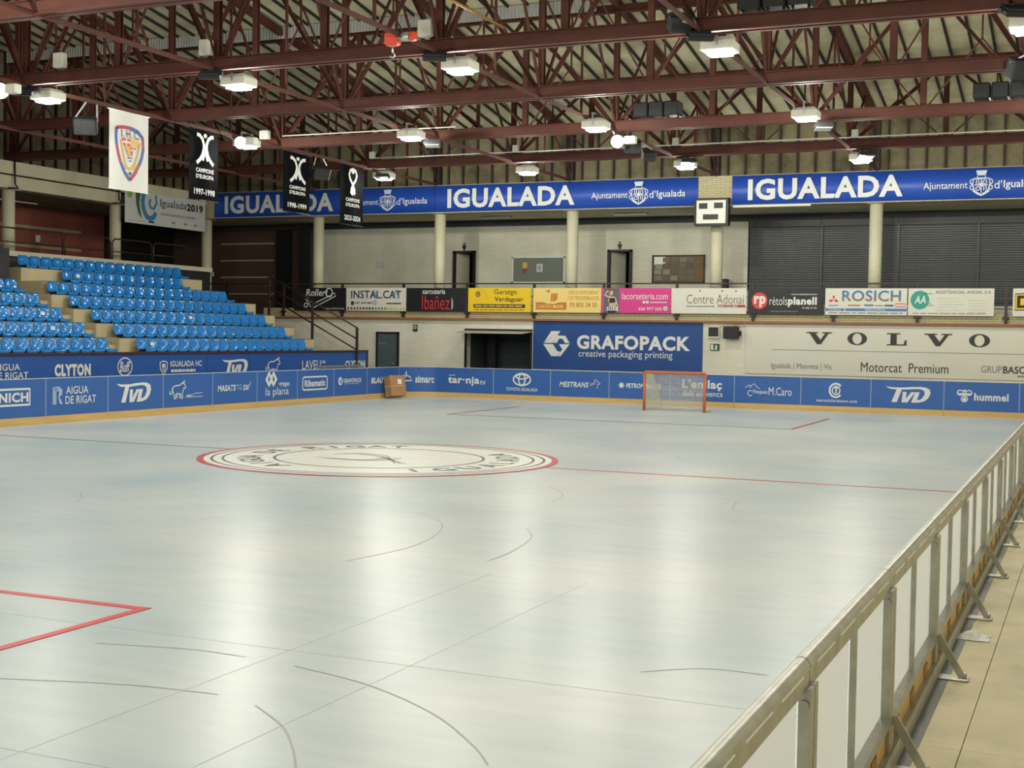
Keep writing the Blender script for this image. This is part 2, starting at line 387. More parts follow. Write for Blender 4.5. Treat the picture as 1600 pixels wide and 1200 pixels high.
# gallery back wall
gb = thing('wall_gallery', 'white painted brick wall at the back of the gallery', 'wall', (0, 26, 2.75), kind='structure')
D1 = (-11.52, -10.57); D2 = (-5.30, -4.36); WN = (-9.04, -6.97)
def gp(x0, x1, z0, z1, m=M_brickg): MB().box(x0, 26, z0, x1, 26.3, z1).build('brickwork', m, gb)
gp(-17.46, D1[0], 2.75, 6.18); gp(D1[1], D2[0], 2.75, 6.18); gp(D2[1], -.17, 2.75, 6.18)
gp(D1[0], D1[1], 5.23, 6.18); gp(D2[0], D2[1], 5.21, 6.18)
gp(-.17, 15, 2.75, 3.75)
t = MB().box(-26, 25.8, 6.16, 15, 26.3, 6.45).build('trim_2', mat('lintel_dark', (46, 48, 52), .6)); structure(t, 'dark lintel band along the gallery wall', 'trim')
# dark room behind the wall openings
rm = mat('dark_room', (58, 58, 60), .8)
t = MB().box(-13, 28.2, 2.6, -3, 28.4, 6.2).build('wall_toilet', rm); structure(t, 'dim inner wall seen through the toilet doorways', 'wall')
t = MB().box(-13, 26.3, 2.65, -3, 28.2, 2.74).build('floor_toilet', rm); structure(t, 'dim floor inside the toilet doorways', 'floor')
# corner of the gallery: dark brown brick with pale bands
cw = thing('wall_corner', 'dark brown brick corner wall with pale horizontal bands', 'wall', (-20, 26, 2.75), kind='structure')
MB().box(-26, 26, 2.55, -17.46, 26.3, 6.45).build('brickwork', M_brickd, cw)
for z in (3.6, 4.28, 4.96, 5.64): MB().box(-22.2, 25.97, z-.03, -19.6, 26.02, z+.03).build('pale_band', M_stripe, cw)
MB().box(-19.45, 25.9, 2.75, -18.75, 26.0, 6.3).build('dark_post', M_black_p, cw)
MB().box(-17.9, 25.2, 2.75, -17.4, 26.0, 6.3).build('dark_post', M_black_p, cw)
# gallery soffit and fascia beam
t = MB().box(-26, 23.2, 6.38, 15, 26.3, 6.6).build('ceiling_gallery', M_conc); structure(t, 'concrete soffit over the far gallery', 'ceiling')
t = MB().box(-21.2, 22.74, 6.38, 15, 23.3, 7.36).build('beam_far', M_brickb); structure(t, 'beige brick fascia beam above the gallery columns', 'beam')
# side gallery
sg = thing('wall_side', 'red brown brick side wall with pale bands behind the stand', 'wall', (-24.5, 15, 4.2), kind='structure')
MB().box(-24.8, -8, 0, -24.5, 21.6, 6.6).build('brickwork', M_brickr, sg)
MB().box(-24.9, 21.6, 0, -24.6, 26, 6.6).build('dark_opening', M_black_p, sg)
for z in (5.03, 5.72, 4.35): MB().box(-24.5, -8, z-.05, -24.47, 20.3, z+.05).build('pale_band', M_stripe, sg)
t = MB().box(-24.5, -8, 4.05, -18.35, 20.3, 4.2).build('floor_side_gallery', M_conc_d); structure(t, 'concrete floor of the side gallery', 'floor')
t = MB().box(-18.4, -8, 4.18, -18.2, 20, 4.33).build('trim_3', mat('pale_edge', (196, 190, 176), .6)); structure(t, 'pale slab edge along the top of the stand', 'trim')
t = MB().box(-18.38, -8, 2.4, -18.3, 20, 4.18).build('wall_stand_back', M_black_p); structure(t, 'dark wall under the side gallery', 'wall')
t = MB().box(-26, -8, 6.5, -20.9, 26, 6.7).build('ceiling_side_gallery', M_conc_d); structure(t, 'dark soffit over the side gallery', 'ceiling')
bs = thing('beam_side', 'long beige concrete beam above the side gallery', 'beam', (-20.8, 10, 6.48), kind='structure')
MB().box(-21.2, -8, 6.9, -20.55, 23, 7.33).build('upper_beam', M_conc, bs)
MB().box(-21.15, -8, 6.48, -20.62, 17.95, 6.9).build('lower_beam', M_conc, bs)
for yc in (13.15, 18.05):
    MB().tube([(-20.5, yc-.35, 7.33), (-20.5, yc-.33, 6.62), (-20.5, yc-.2, 6.5), (-20.5, yc-.6, 6.47)], .03, 6).build('drain_pipe', M_black_p, bs)
MB().tube([(-20.53, -8, 6.9), (-20.53, 17.9, 6.9)], .025, 6).build('cable', M_black_p, bs)
# round columns
def column(x, y, z0, z1, label):
    c = thing('column', label, 'column', (x, y, z0), kind='structure')
    MB().tube([(x, y, z0), (x, y, z1)], .2, 20).build('shaft', M_col, c)
    MB().box(x-.26, y-.24, z1-.02, x+.26, y+.24, z1+.06).build('capital', M_conc, c)
    MB().tube([(x, y, z0), (x, y, z0+.5)], .204, 20).build('base_coat', mat('base_coat', (178, 172, 140), .6), c)
for i, x in enumerate(XJ[:7]):
    column(x, 23.12, 2.7, 6.38, f'round cream concrete column, {ORD[i]} of the far gallery row')
for i, y in enumerate((13.0, 18.05)):
    column(-20.95, y, 4.2, 6.48, f'round cream concrete column of the side gallery, {ORD[i]} from the frame edge')

# ------------------------------------------------------------------ roof
ceil = thing('ceiling', 'sloping roof of beige boards between dark steel ribs', 'ceiling', (0, 0, 9.1), kind='structure')
SP = .5633; x = -21.0; ribs = []
while x < 15.0: ribs.append(x); x += SP
def slab(x0, x1, y0, y1, mb, th=.06):
    za, zb = zroof(y0), zroof(y1)
    mb.add([(x0,y0,za),(x1,y0,za),(x1,y1,zb),(x0,y1,zb),(x0,y0,za+th),(x1,y0,za+th),(x1,y1,zb+th),(x0,y1,zb+th)], [(0,3,2,1),(4,5,6,7),(0,1,5,4),(1,2,6,5),(2,3,7,6),(3,0,4,7)])
for y0, y1 in ((18, 23.3), (13, 18), (8, 13)):
    for xr in ribs: mb = MB(); slab(xr+.02, xr+SP-.02, y0+.01, y1-.01, mb); mb.build('roof_panel', M_panel, ceil)
mb = MB()
for y0, y1 in ((3, 8), (-2, 3), (-7, -2), (-12, -7), (-17, -12), (-22, -17), (-28, -22)):
    for xr in ribs: slab(xr+.02, xr+SP-.02, y0+.01, y1-.01, mb)
o = mb.build('roof_panels_overhead', M_panel, ceil); o['kind'] = 'stuff'
for xr in ribs:
    ya, yb = -28, 23.2; mb = MB()
    mb.add([(xr-.03,ya,zroof(ya)-.07),(xr+.03,ya,zroof(ya)-.07),(xr+.03,yb,zroof(yb)-.07),(xr-.03,yb,zroof(yb)-.07),(xr-.03,ya,zroof(ya)+.03),(xr+.03,ya,zroof(ya)+.03),(xr+.03,yb,zroof(yb)+.03),(xr-.03,yb,zroof(yb)+.03)], [(0,3,2,1),(4,5,6,7),(0,1,5,4),(1,2,6,5),(2,3,7,6),(3,0,4,7)])
    mb.build('roof_rib', M_rib, ceil)
t = MB(); t.add([(-21.5,-28,zroof(-28)+.15),(15.5,-28,zroof(-28)+.15),(15.5,23.4,zroof(23.4)+.15),(-21.5,23.4,zroof(23.4)+.15)], [(0,1,2,3)]); t.build('roof_deck', M_rib, ceil)
# vertical boarding above the fascia beam
uw = thing('wall_far_upper', 'upright beige boards between dark ribs above the blue banners', 'wall', (0, 23.1, 7.36), kind='structure')
for xr in ribs:
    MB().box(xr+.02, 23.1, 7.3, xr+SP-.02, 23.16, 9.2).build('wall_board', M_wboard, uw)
    MB().box(xr-.03, 23.02, 7.3, xr+.03, 23.12, 9.1).build('wall_rib', M_rib, uw)
MB().box(-21, 23.16, 7.3, 15, 23.25, 9.3).build('backing', M_rib, uw)
ul = thing('wall_side_upper', 'upright beige boards between dark ribs above the side gallery beam', 'wall', (-21, 10, 7.33), kind='structure')
y = 23.0
while y > -8:
    zt = zroof(y)
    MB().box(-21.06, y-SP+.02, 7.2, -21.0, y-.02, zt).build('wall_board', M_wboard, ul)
    MB().box(-21.0, y-.03, 7.2, -20.92, y+.03, zt).build('wall_rib', M_rib, ul)
    y -= SP
# remaining walls of the hall, out of the picture
t = MB().box(15, -28, 0, 15.3, 27, 16.5).build('wall_right', M_brickg); structure(t, 'pale brick side wall beside the walkway', 'wall')
t = MB().box(-25, -28.3, 0, 15.3, -28, 18).build('wall_back', M_brickg); structure(t, 'pale brick wall behind the camera', 'wall')
t = MB().box(-25, -28, 0, -24.8, -8, 18).build('wall_side_rear', M_brickr); structure(t, 'brick side wall behind the camera', 'wall')

# ================================================================== ROOF STEEL
YT = [-2, 3, 8, 13, 18]; ZB = 7.5
def pair(mb, x0, x1, y):    # back-to-back channels
    for s in (-1, 1):
        c = y+s*.09
        mb.box(x0, c-.02-.02*s, ZB-.13, x1, c+.02-.02*s, ZB+.13)
        for z in (-.13, .11): mb.box(x0, min(c, c+s*.07), ZB+z, x1, max(c, c+s*.07), ZB+z+.02)
for i, Y in enumerate(YT):
    tr = thing('roof_truss', f'red brown steel roof truss crossing the hall, {ORD[i]} from the camera', 'roof truss', (0, Y, ZB), 'cross trusses')
    mb = MB(); pair(mb, -20.9, 14.9, Y); mb.build('bottom_chord', M_steel, tr)
    zt = zroof(Y)-.2
    mb = MB(); mb.box(-20.9, Y-.08, zt-.02, 14.9, Y+.08, zt); mb.box(-20.9, Y-.012, zt-.2, 14.9, Y+.012, zt); mb.box(-20.9, Y-.08, zt-.2, 14.9, Y+.08, zt-.18); mb.build('top_chord', M_steel, tr)
    nodes = [XJ[0]+2.535*k for k in range(15)]
    for k, xn in enumerate(nodes):
        mb = MB(); mb.box(xn-.07, Y-.06, ZB+.1, xn+.07, Y-.045, zt-.15); mb.box(xn-.07, Y+.045, ZB+.1, xn+.07, Y+.06, zt-.15); mb.box(xn-.01, Y-.045, ZB+.1, xn+.01, Y+.045, zt-.15); mb.build('vertical', M_steel, tr)
        if k % 2 == 0:
            for s in (-1, 1):
                xe = xn+s*2.5
                if -21 < xe < 15: MB().angle((xn+s*.12, Y, ZB+.1), (xe-s*.05, Y, zt-.2), .075, .014, (0, 1, 0)).build('diagonal', M_steel, tr)
    for k in range(14):
        a = nodes[k]; MB().bar((a+.1, Y+.03, ZB+.12), (a+1.27, Y+.03, ZB+(zt-ZB)*.52), .035).build('thin_brace', M_steel, tr)
        MB().bar((a+2.43, Y+.03, ZB+.12), (a+1.27, Y+.03, ZB+(zt-ZB)*.52), .035).build('thin_brace', M_steel, tr)
        MB().bar((a+1.27, Y+.03, ZB+(zt-ZB)*.52), (a+1.27, Y+.03, zt-.1), .04).build('thin_brace', M_steel, tr)
TN = ['over the side gallery', 'above the seats', 'that carries the hanging banners', 'second past the hanging banners', 'above the goal', 'third past the goal centre', 'beside the walkway', 'against the side wall']
TN = ['along the side gallery beam', 'above the blue seats', 'carrying the hanging banners', 'next after the one with the banners', 'above the goal', 'next after the one above the goal', 'above the walkway barrier', 'along the walkway wall']
for j, X in enumerate(XJ):
    if j in (0, 7): continue
    tb = thing('longitudinal_truss', f'slender red steel truss running the hall length, {TN[j]}', 'roof truss', (X, 10, ZB), 'lengthwise trusses')
    MB().angle((X, -7, ZB-.12), (X, 23, ZB-.12), .09, .014).build('bottom_tie', M_steel, tb)
    za, zb = zroof(-12)-.18, zroof(23)-.18
    MB().bar((X, -12, za), (X, 23, zb), .15, .2).build('rafter', M_steel, tb)
    for Y in YT+[23]:
        for s in (-1, 1):
            ye = Y+s*2.5
            if ye < 23: MB().bar((X, Y+s*.1, ZB+.1), (X, ye, zroof(ye)-.25), .055).build('diagonal', M_steel, tb)
        if Y+2.5 < 23: MB().bar((X, Y+2.5, ZB-.08), (X, Y+2.5, zroof(Y+2.5)-.25), .05).build('hanger', M_steel, tb)
    MB().box(X-.1, 22.8, 7.36, X+.1, 23.02, zb).build('end_post', M_rib, tb)
mb = MB(); n = 0; xx = -20.9; v = []; f = []
while xx < -1.0:
    zt = zroof(12.9)-.02; dy = .03*(n % 2)
    v += [(xx, 12.86+dy, zt-.34), (xx, 12.86+dy, zt)]; n += 1; xx += .05
f = [(2*i, 2*i+2, 2*i+3, 2*i+1) for i in range(n-1)]
mb.add(v, f); mb.build('corrugated_flashing', mat('corrugated_grey', (182, 184, 180), .5), ceil)
# white conduits
cd = thing('conduit', 'white electrical conduit along the last cross truss with junction boxes', 'conduit', (0, 17.8, 7.7))
MB().tube([(-10.4, 17.8, 7.68), (14.5, 17.8, 7.68)], .022, 6).build('pipe', M_lampw, cd)
for X in (-10.4, -5.4, -.35, 4.75): MB().cbox(X-.09, 17.72, 7.66, X+.09, 17.86, 7.88, .01).build('junction_box', M_lampw, cd)
cd = thing('conduit', 'white electrical conduit along the fourth cross truss', 'conduit', (-8, 12.8, 7.7))
MB().tube([(-10.5, 12.8, 7.68), (-5.0, 12.8, 7.68)], .02, 6).build('pipe', M_lampw, cd)
MB().cbox(-11.2, 12.66, 7.6, -10.9, 12.8, 7.85, .01).build('junction_box', M_lampw, cd)
for X, lab in ((-9.5, 'above the hanging banners'), (-.7, 'beside the chain hoist'), (-5.7, 'between banners and hoist')):
    tag(MB().cbox(X-.14, 2.7, 7.66, X+.14, 2.86, 7.98, .02).build('junction_box', M_lampw), f'white junction box on the second cross truss, {lab}', 'junction box', 'junction boxes on the trusses')
tag(MB().tube([(-.35, 1.0, 8.6), (.2, 1.7, 8.1), (.9, 2.8, 7.72)], .03, 8).build('yellow_conduit', mat('yellow_pipe', (176, 132, 62), .5)), 'ochre yellow pipe sloping down to the second cross truss', 'pipe')

# ================================================================== RINK BOARDS
M_seam = mat('board_edge', (150, 168, 196), .4)
M_cap = mat('board_cap', (206, 210, 212), .4)
def tvd(pl, box, parent):
    L = Logo(pl, box)
    L.poly([(0,.99),(.04,.9),(.12,.82),(.3,.79),(.5,.82),(.7,.86),(.8,.84),(.86,.74),(.87,.55),(.82,.3),(.77,.2),(.7,.17),(.76,.66),(.66,.66),(.57,0),(.74,.01),(.86,.1),(.95,.3),(1,.6),(.98,.84),(.9,.96),(.78,1),(.6,.98),(.35,.93),(.18,.93),(.08,.95)])
    L.poly([(.24,.79),(.36,.8),(.25,0),(.13,0)])
    L.poly([(.38,.66),(.47,.66),(.45,.22),(.57,.66),(.66,.66),(.49,0),(.36,0)])
    L.done(parent, M_white)
def bull(pl, box, parent):
    L = Logo(pl, box); wd = L.w*.045
    L.stroke([(.02,.45),(0,.3),(.06,.25),(.14,.35),(.16,.6),(.3,.72),(.6,.75),(.72,.85),(.85,.86)], wd)
    L.stroke([(.85,.86),(.92,1.0)], wd); L.stroke([(.78,.86),(.8,.97)], wd)
    L.stroke([(.85,.86),(.97,.62),(.93,.55),(.84,.6),(.8,.42),(.76,.3),(.78,0),(.7,0),(.66,.25),(.45,.3),(.34,.22),(.36,0),(.28,0),(.24,.3),(.18,.42),(.16,.6)], wd)
    L.stroke([(.6,.25),(.6,.02)], wd*1.3); L.stroke([(.42,.25),(.44,.04)], wd*1.3)
    L.done(parent, M_white)
def r_mark(pl, box, parent):
    L = Logo(pl, box); wd = L.w*.1
    for k in range(3): L.stroke([(.06+.13*k,0),(.06+.13*k,.95-.1*k),(.6,.97-.1*k),(.9-.1*k,.8-.03*k),(.88-.1*k,.55),(.6,.42+.02*k),(.95-.1*k,.02)], wd)
    L.done(parent, mat('print_pale_blue', (176, 198, 224), .5))
def hexcube(pl, box, parent, m=M_white):
    L = Logo(pl, box)
    L.poly([(0,.5),(.29,1),(.62,1),(.36,.53),(.0,.53)][0:4]+[(.0,.52)]); L.poly([(0,.48),(.36,.48),(.52,.2),(.64,.2-.02),(.52,0),(.3,0)])
    L.poly([(.38,.53),(.52,.82),(.8,.82),(.97,.53),(.8,.53),(.7,.7),(.58,.7),(.5,.53)]); L.poly([(.97,.49),(.64,.0),(.55,.0),(.7,.28),(.58,.48)])
    L.done(parent, m)
def barrier(label, loc): return thing('rink_barrier', label, 'rink board', loc)
def far_panel(bar, x0, x1):
    p = MB().box(x0+.004, 19.995, .16, x1-.004, 20.035, .985).build('board_panel', M_boardblue, bar)
    MB().box(x0+.003, 19.98, 0, x1-.003, 20.04, .165).build('kick_board', M_wood, p)
    MB().box(x0, 19.985, .985, x1, 20.045, 1.0).build('cap_strip', M_cap, p)
    MB().box(x1-.012, 19.991, .16, x1+.012, 19.999, .985).build('seam_strip', M_seam, p)
    return p
def left_panel(bar, y0, y1):
    p = MB().box(-10.035, y0+.004, .16, -9.995, y1-.004, .985).build('board_panel', M_boardblue, bar)
    MB().box(-10.04, y0+.003, 0, -9.98, y1-.003, .165).build('kick_board', M_wood, p)
    MB().box(-10.045, y0, .985, -9.985, y1, 1.0).build('cap_strip', M_cap, p)
    MB().box(-9.999, y1-.012, .16, -9.991, y1+.012, .985).build('seam_strip', M_seam, p)
    return p
bf = barrier('blue end boards with white sponsor names behind the goal', (0, 20, 0))
FX = [-9.02, -7.03, -5.02, -3.03, -1.03, .98, 2.99, 5.02, 7.05, 9.06]
fp = [far_panel(bf, FX[i], FX[i+1]) for i in range(9)]
P = FAR; W = M_white
text(fp[0], 'tar\u00b7nja', P, (-8.685, .40, -7.537, .71), W, .03); text(fp[0], 'tv', P, (-7.513, .459, -7.304, .606), W, .01)
MB().box(-8.66, 19.985, .73, -8.42, 19.99, .75).build('lettering', W, fp[0])
L = Logo(P, (-6.345, .459, -5.691, .873)); L.arc(.5,.5,.46,.46,.05); L.arc(.5,.5,.17,.44,.045); L.arc(.5,.72,.32,.18,.045); L.done(fp[1], W)
text(fp[1], 'TOYOTA IGUALADA', P, (-6.567, .293, -5.462, .40), W, .015)
text(fp[2], 'MESTRANS', P, (-4.711, .473, -3.709, .645), W, .025, .25)
L = Logo(P, (-3.666, .454, -3.322, .738)); L.stroke([(0,.45),(.3,.6),(.5,.75)], .014); L.stroke([(0,.3),(.3,.42),(.55,.6)], .014); L.stroke([(.4,.75),(.5,1),(.7,.82),(1,.55),(.92,.45),(.75,.5),(.7,.25),(.72,.0)], .018); L.done(fp[2], W)
L = Logo(P, (-2.724, .482, -2.513, .682)); L.disc(.5,.5,.3,.36)
for k in range(8): a = k*PI/4; L.stroke([(.5+.3*math.cos(a),.5+.3*math.sin(a)),(.5+.5*math.cos(a),.5+.5*math.sin(a))], .022)
L.done(fp[3], W)
text(fp[3], 'PETROMIRALLES', P, (-2.47, .504, -1.323, .655), W, .03, .25)
text(fp[4], "L'enlla\u00e7", P, (-.648, .50, .598, .836), W, .03); text(fp[4], 'dels anoiencs', P, (-.643, .318, .624, .49), W, .005)
L = Logo(P, (1.309, .572, 1.757, .765)); L.stroke([(0,.3),(.3,.75),(.42,.55)], .018); L.stroke([(.3,.3),(.62,.98),(.82,.45),(1,.2)], .018); L.done(fp[5], W)
text(fp[5], 'C', P, (1.391, .377, 1.53, .56), W, .0); text(fp[5], 'Finques', P, (1.56, .43, 1.993, .58), W, .01); text(fp[5], 'M.Caro', P, (2.03, .426, 2.721, .665), W, .0)
L = Logo(P, (3.811, .406, 4.219, .857)); L.arc(.5,.5,.44,.44,.055,40,320); L.arc(.52,.5,.27,.27,.035); L.stroke([(.52,.3),(.52,.72)], .04); L.stroke([(.4,.62),(.52,.72),(.64,.62)], .03); L.done(fp[6], W)
text(fp[6], 'marcelclaramunt.com', P, (3.464, .285, 4.631, .375), W, .02, 0, 'lettering', 1.2)
tvd(P, (5.443, .347, 6.686, .807), fp[7])
L = Logo(P, (7.4, .419, 7.812, .763)); L.arc(.23,.75,.2,.2,.03); L.arc(.77,.75,.2,.2,.03); L.arc(.5,.25,.2,.23,.03); L.disc(.5,.22,.12,.16); L.disc(.5,.93,.08,.09); L.poly([(.05,.72),(.42,.72),(.4,.6),(.2,.55)]); L.poly([(.95,.72),(.58,.72),(.6,.6),(.8,.55)]); L.poly([(.42,.72),(.58,.72),(.6,.5),(.4,.5)]); L.done(fp[8], W)
text(fp[8], 'hummel', P, (7.864, .463, 8.778, .68), W, .035)
# curved corner
bc = barrier('curved blue corner boards beside the cardboard box', (-9.7, 19.7, 0))
def curve_piece(r, z0, z1, th, cx, cy_, a0, a1, n=12):
    mb = MB(); v = []
    for i in range(n+1):
        a = math.radians(a0+(a1-a0)*i/n); c, s_ = math.cos(a), math.sin(a)
        for rr, z in ((r, z0), (r, z1), (r+th, z1), (r+th, z0)): v.append((cx+rr*c, cy_+rr*s_, z))
    f = []
    for i in range(n):
        for k in range(4): f.append((i*4+k, i*4+4+k, i*4+4+(k+1) % 4, i*4+(k+1) % 4))
    f += [(0, 1, 2, 3), (n*4+3, n*4+2, n*4+1, n*4)]
    return mb.add(v, f)
cpn = curve_piece(.995, .16, .985, .04, -9.0, 19.0, 180, 90).build('board_panel', M_boardblue, bc)
curve_piece(.98, 0, .165, .06, -9.0, 19.0, 180, 90).build('kick_board', M_wood, cpn)
curve_piece(.985, .985, 1.0, .06, -9.0, 19.0, 180, 90).build('cap_strip', M_cap, cpn)
ROUND = (lambda u, z: Vector((-9.0-.985*math.cos(u/.985), 19.0+.985*math.sin(u/.985), z)), Vector((1, -1, 0)))
text(cpn, 'simarc', ROUND, (.72, .46, 1.36, .70), W, .03)
L = Logo(ROUND, (.12, .5, .62, .84)); L.stroke([(.05,.1),(.35,.7),(.45,.4)], .03); L.stroke([(.2,.1),(.95,.1),(.8,.5),(.5,.6),(.5,1)], .03); L.done(cpn, W)
bc2 = barrier('curved blue corner boards at the walkway end', (9.7, 19.7, 0))
c2 = curve_piece(.995, .16, .985, .04, 9.06, 19.0, 0, 90).build('board_panel', M_boardblue, bc2)
curve_piece(.98, 0, .165, .06, 9.06, 19.0, 0, 90).build('kick_board', M_wood, c2)
# long side below the stand
bl = barrier('blue side boards with white sponsor names below the stand', (-10, 8, 0))
LY = [2.92+2*k for k in range(-5, 9)]; LY[-1] = 19.0
lp = {}
for i in range(len(LY)-1): lp[i] = left_panel(bl, LY[i], LY[i+1])
def lpan(y):
    for i in range(len(LY)-1):
        if LY[i] <= y < LY[i+1]: return lp[i]
P = LEFT
L = Logo(P, (.95, .418, 2.469, .799)); L.stroke([(.0,.06),(.98,.06)], .045); L.stroke([(.0,.95),(.98,.95)], .045); L.stroke([(.98,.03),(.98,.98)], .035); L.stroke([(.02,.03),(.02,.98)], .035); L.done(lpan(1.6), W)
text(lpan(1.6), 'MUNICH', P, (1.03, .50, 2.40, .71), W, .04)
r_mark(P, (3.122, .406, 3.439, .803), lpan(3.5)); text(lpan(3.5), 'AIGUA', P, (3.539, .626, 4.259, .799), W, .01); text(lpan(3.5), 'DE RIGAT', P, (3.52, .405, 4.514, .585), W, .01)
tvd(P, (5.211, .362, 6.456, .821), lpan(5.5)); bull(P, (7.163, .376, 7.821, .825), lpan(7.3))
text(lpan(7.3), 'ABC', P, (7.80, .39, 8.10, .47), W, .03); L = Logo(P, (8.12, .39, 8.506, .50)); L.stroke([(0,0),(.05,.9),(1,.95)], .015); L.stroke([(.1,.1),(1,.15)], .015); L.done(lpan(7.3), W)
text(lpan(9.2), 'MASATS', P, (9.129, .50, 9.93, .66), W, .03, .2); text(lpan(9.2), 'TG', P, (9.95, .51, 10.2, .66), mat('print_pale_blue', (176, 198, 224)), .0); text(lpan(9.2), 'DX', P, (10.27, .50, 10.52, .65), W, .03, .2)
L = Logo(P, (10.4, .52, 10.62, .73)); L.stroke([(.1,.3),(.4,0),(1,1)], .02); L.done(lpan(9.2), W)
L = Logo(P, (11.32, .561, 11.884, .953))
for cx_ in (.3, .68): L.stroke([(cx_,.12),(cx_-.22,.5),(cx_,.95),(cx_+.22,.5)], .13, True)
L.done(lpan(11.4), W)
text(lpan(11.4), 'grupo', P, (11.982, .51, 12.5, .66), W, .02); text(lpan(11.4), 'la plana', P, (11.325, .25, 12.471, .53), W, .0)
L = Logo(P, (13.166, .401, 14.564, .796)); L.stroke([(.06,.03),(.94,.03),(.98,.15),(.98,.85),(.94,.97),(.06,.97),(.02,.85),(.02,.15)], .045, True); L.done(lpan(13.3), W)
text(lpan(13.3), 'Ribamatic', P, (13.30, .50, 14.43, .70), W, .035)
hexcube(P, (15.149, .492, 15.448, .745), lpan(15.2)); text(lpan(15.2), 'GRAFOPACK', P, (15.485, .56, 16.566, .689), W, .03); MB().box(-9.99, 15.5, .52, -9.987, 16.4, .53).build('lettering', W, lpan(15.2))
text(lpan(17.2), 'BLAUTEC', P, (17.166, .49, 18.502, .685), W, .04, .15)

# ================================================================== WALKWAY BARRIER (galvanised frames)
FXC = 10.11
M_poly = mat('barrier_sheet', (216, 214, 206), .35)
_nt = M_poly.node_tree; _b = _nt.nodes['Principled BSDF']; _t = _nt.nodes.new('ShaderNodeBsdfTranslucent'); _t.inputs[0].default_value = lin((246, 244, 238))
_mx = _nt.nodes.new('ShaderNodeMixShader'); _mx.inputs[0].default_value = .8; _nt.links.new(_b.outputs[0], _mx.inputs[1]); _nt.links.new(_t.outputs[0], _mx.inputs[2]); _nt.links.new(_mx.outputs[0], _nt.nodes['Material Output'].inputs[0])
proto = None
def fence_module():
    t = thing('barrier_frame', '', 'barrier', (0, 0, 0), 'galvanised barrier frames along the walkway')
    prof = []
    for k in range(9): a = PI*k/8; prof.append((.034*math.cos(a), .962+.038*math.sin(a)))
    mb = MB(); v = [(x, .006, z) for x, z in prof]+[(x, 1.994, z) for x, z in prof]; n = 9
    mb.add(v, [(i, i+1, n+i+1, n+i) for i in range(n-1)], True); mb.add(v, [tuple(range(n-1, -1, -1)), tuple(range(n, 2*n))]); mb.build('top_rail', M_galv, t, local=True)
    MB().box(.012, .006, .895, .03, 1.994, .965).build('rail_lip', M_galv, t, local=True)
    for k in range(4): MB().box(.030, .12+.47*k, .958, .037, .46+.47*k, .963).build('weld_seam', mat('weld_light', (232, 230, 220), .3), t, local=True)
    for y in (.0, 1.93):
        mb = MB(); mb.box(.006, y+.005, .0, .05, y+.065, .905); p = mb.build('post', M_galv, t, local=True)
        MB().tube([(.027, y+.006, .85), (.027, y-.008, .85)], .016, 12).build('bolt', M_galv, p, local=True)
    MB().box(.006, .99, .27, .03, 1.03, .90).build('mullion', M_galv, t, local=True)
    for a, b_ in ((.08, .985), (1.035, 1.925)): MB().add([(.001, a, .27), (.001, b_, .27), (.001, b_, .94), (.001, a, .94)], [(0, 1, 2, 3)]).build('sheet', M_poly, t, local=True)
    MB().box(.0, .0, .235, .05, 2.0, .28).build('bottom_rail', M_galv, t, local=True)
    MB().box(-.01, .0, .0, .03, 2.0, .24).build('kick_board', M_wood, t, local=True)
    for k in range(3): MB().box(.026, .25+.62*k, .12, .036, .40+.62*k, .19).build('wood_block', mat('brown_block', (160, 122, 78), .7), t, local=True)
    MB().box(.03, .0, .0, .062, 2.0, .11).build('base_rail', M_galv, t, local=True)
    mb = MB(); mb.bar((.055, .035, .27), (.205, .035, .02), .02, .042, (1, 0, .6)); mb.build('brace', M_galv, t, local=True)
    MB().cbox(.05, -.01, .0, .245, .09, .018, .006).build('foot_plate', M_galv, t, local=True)
    MB().tube([(.215, .04, .018), (.215, .04, .05)], .016, 8).build('anchor_bolt', M_galv, t, local=True)
    return t
FY0 = [-16.98+2*k for k in range(18)]
fm = fence_module()
for i, y0 in enumerate(FY0):
    lab = f'galvanised barrier frame with pale sheets beside the walkway, {ORD[i]} from the camera'
    if i == 0: fm.location = (FXC, y0, 0); WL[fm.name] = Vector((FXC, y0, 0)); fm['label'] = lab
    else: copy_tree(fm, (FXC, y0, 0), lab)

# ================================================================== GOAL
g = thing('hockey_goal', 'orange framed roller hockey goal with white net', 'goal', (0, 17, 0))
M_or = mat('goal_orange', (208, 112, 62), .4, var=.08, scale=6)
for s in (-1, 1): MB().tube([(s*.89, 17, 0), (s*.89, 17, 1.06)], .042, 14).build('goal_post', M_or, g)
MB().tube([(-.89, 17, 1.10), (-.8, 17, 1.10), (.8, 17, 1.10), (.89, 17, 1.10)], .044, 14).build('crossbar', M_or, g)
for s in (-1, 1): MB().tube([(s*.89, 17, 1.06), (s*.885, 17, 1.10)], .044, 12).build('corner_elbow', M_or, g)
M_netf = mat('net_frame_white', (222, 218, 206), .5)
MB().tube([(-.89, 17, .05), (-.9, 17.6, .05), (-.6, 17.92, .05), (.6, 17.92, .05), (.9, 17.6, .05), (.89, 17, .05)], .03, 8).build('base_frame', M_netf, g)
for s in (-1, 1): MB().tube([(s*.87, 17.03, 1.08), (s*.8, 17.45, 1.06), (s*.62, 17.9, .06)], .014, 6).build('net_hoop', M_netf, g)
mb = MB()
def net_patch(A, B, C, D, nu, nv, wd=.009):
    A, B, C, D = map(Vector, (A, B, C, D)); nn = (B-A).cross(D-A).normalized()
    for i in range(nu+1):
        t = i/nu; mb.strip([A.lerp(B, t), D.lerp(C, t)], wd, nn)
    for j in range(nv+1):
        t = j/nv; mb.strip([A.lerp(D, t), B.lerp(C, t)], wd, nn)
net_patch((-.62,17.9,.06),(.62,17.9,.06),(.8,17.45,1.06),(-.8,17.45,1.06), 34, 26)
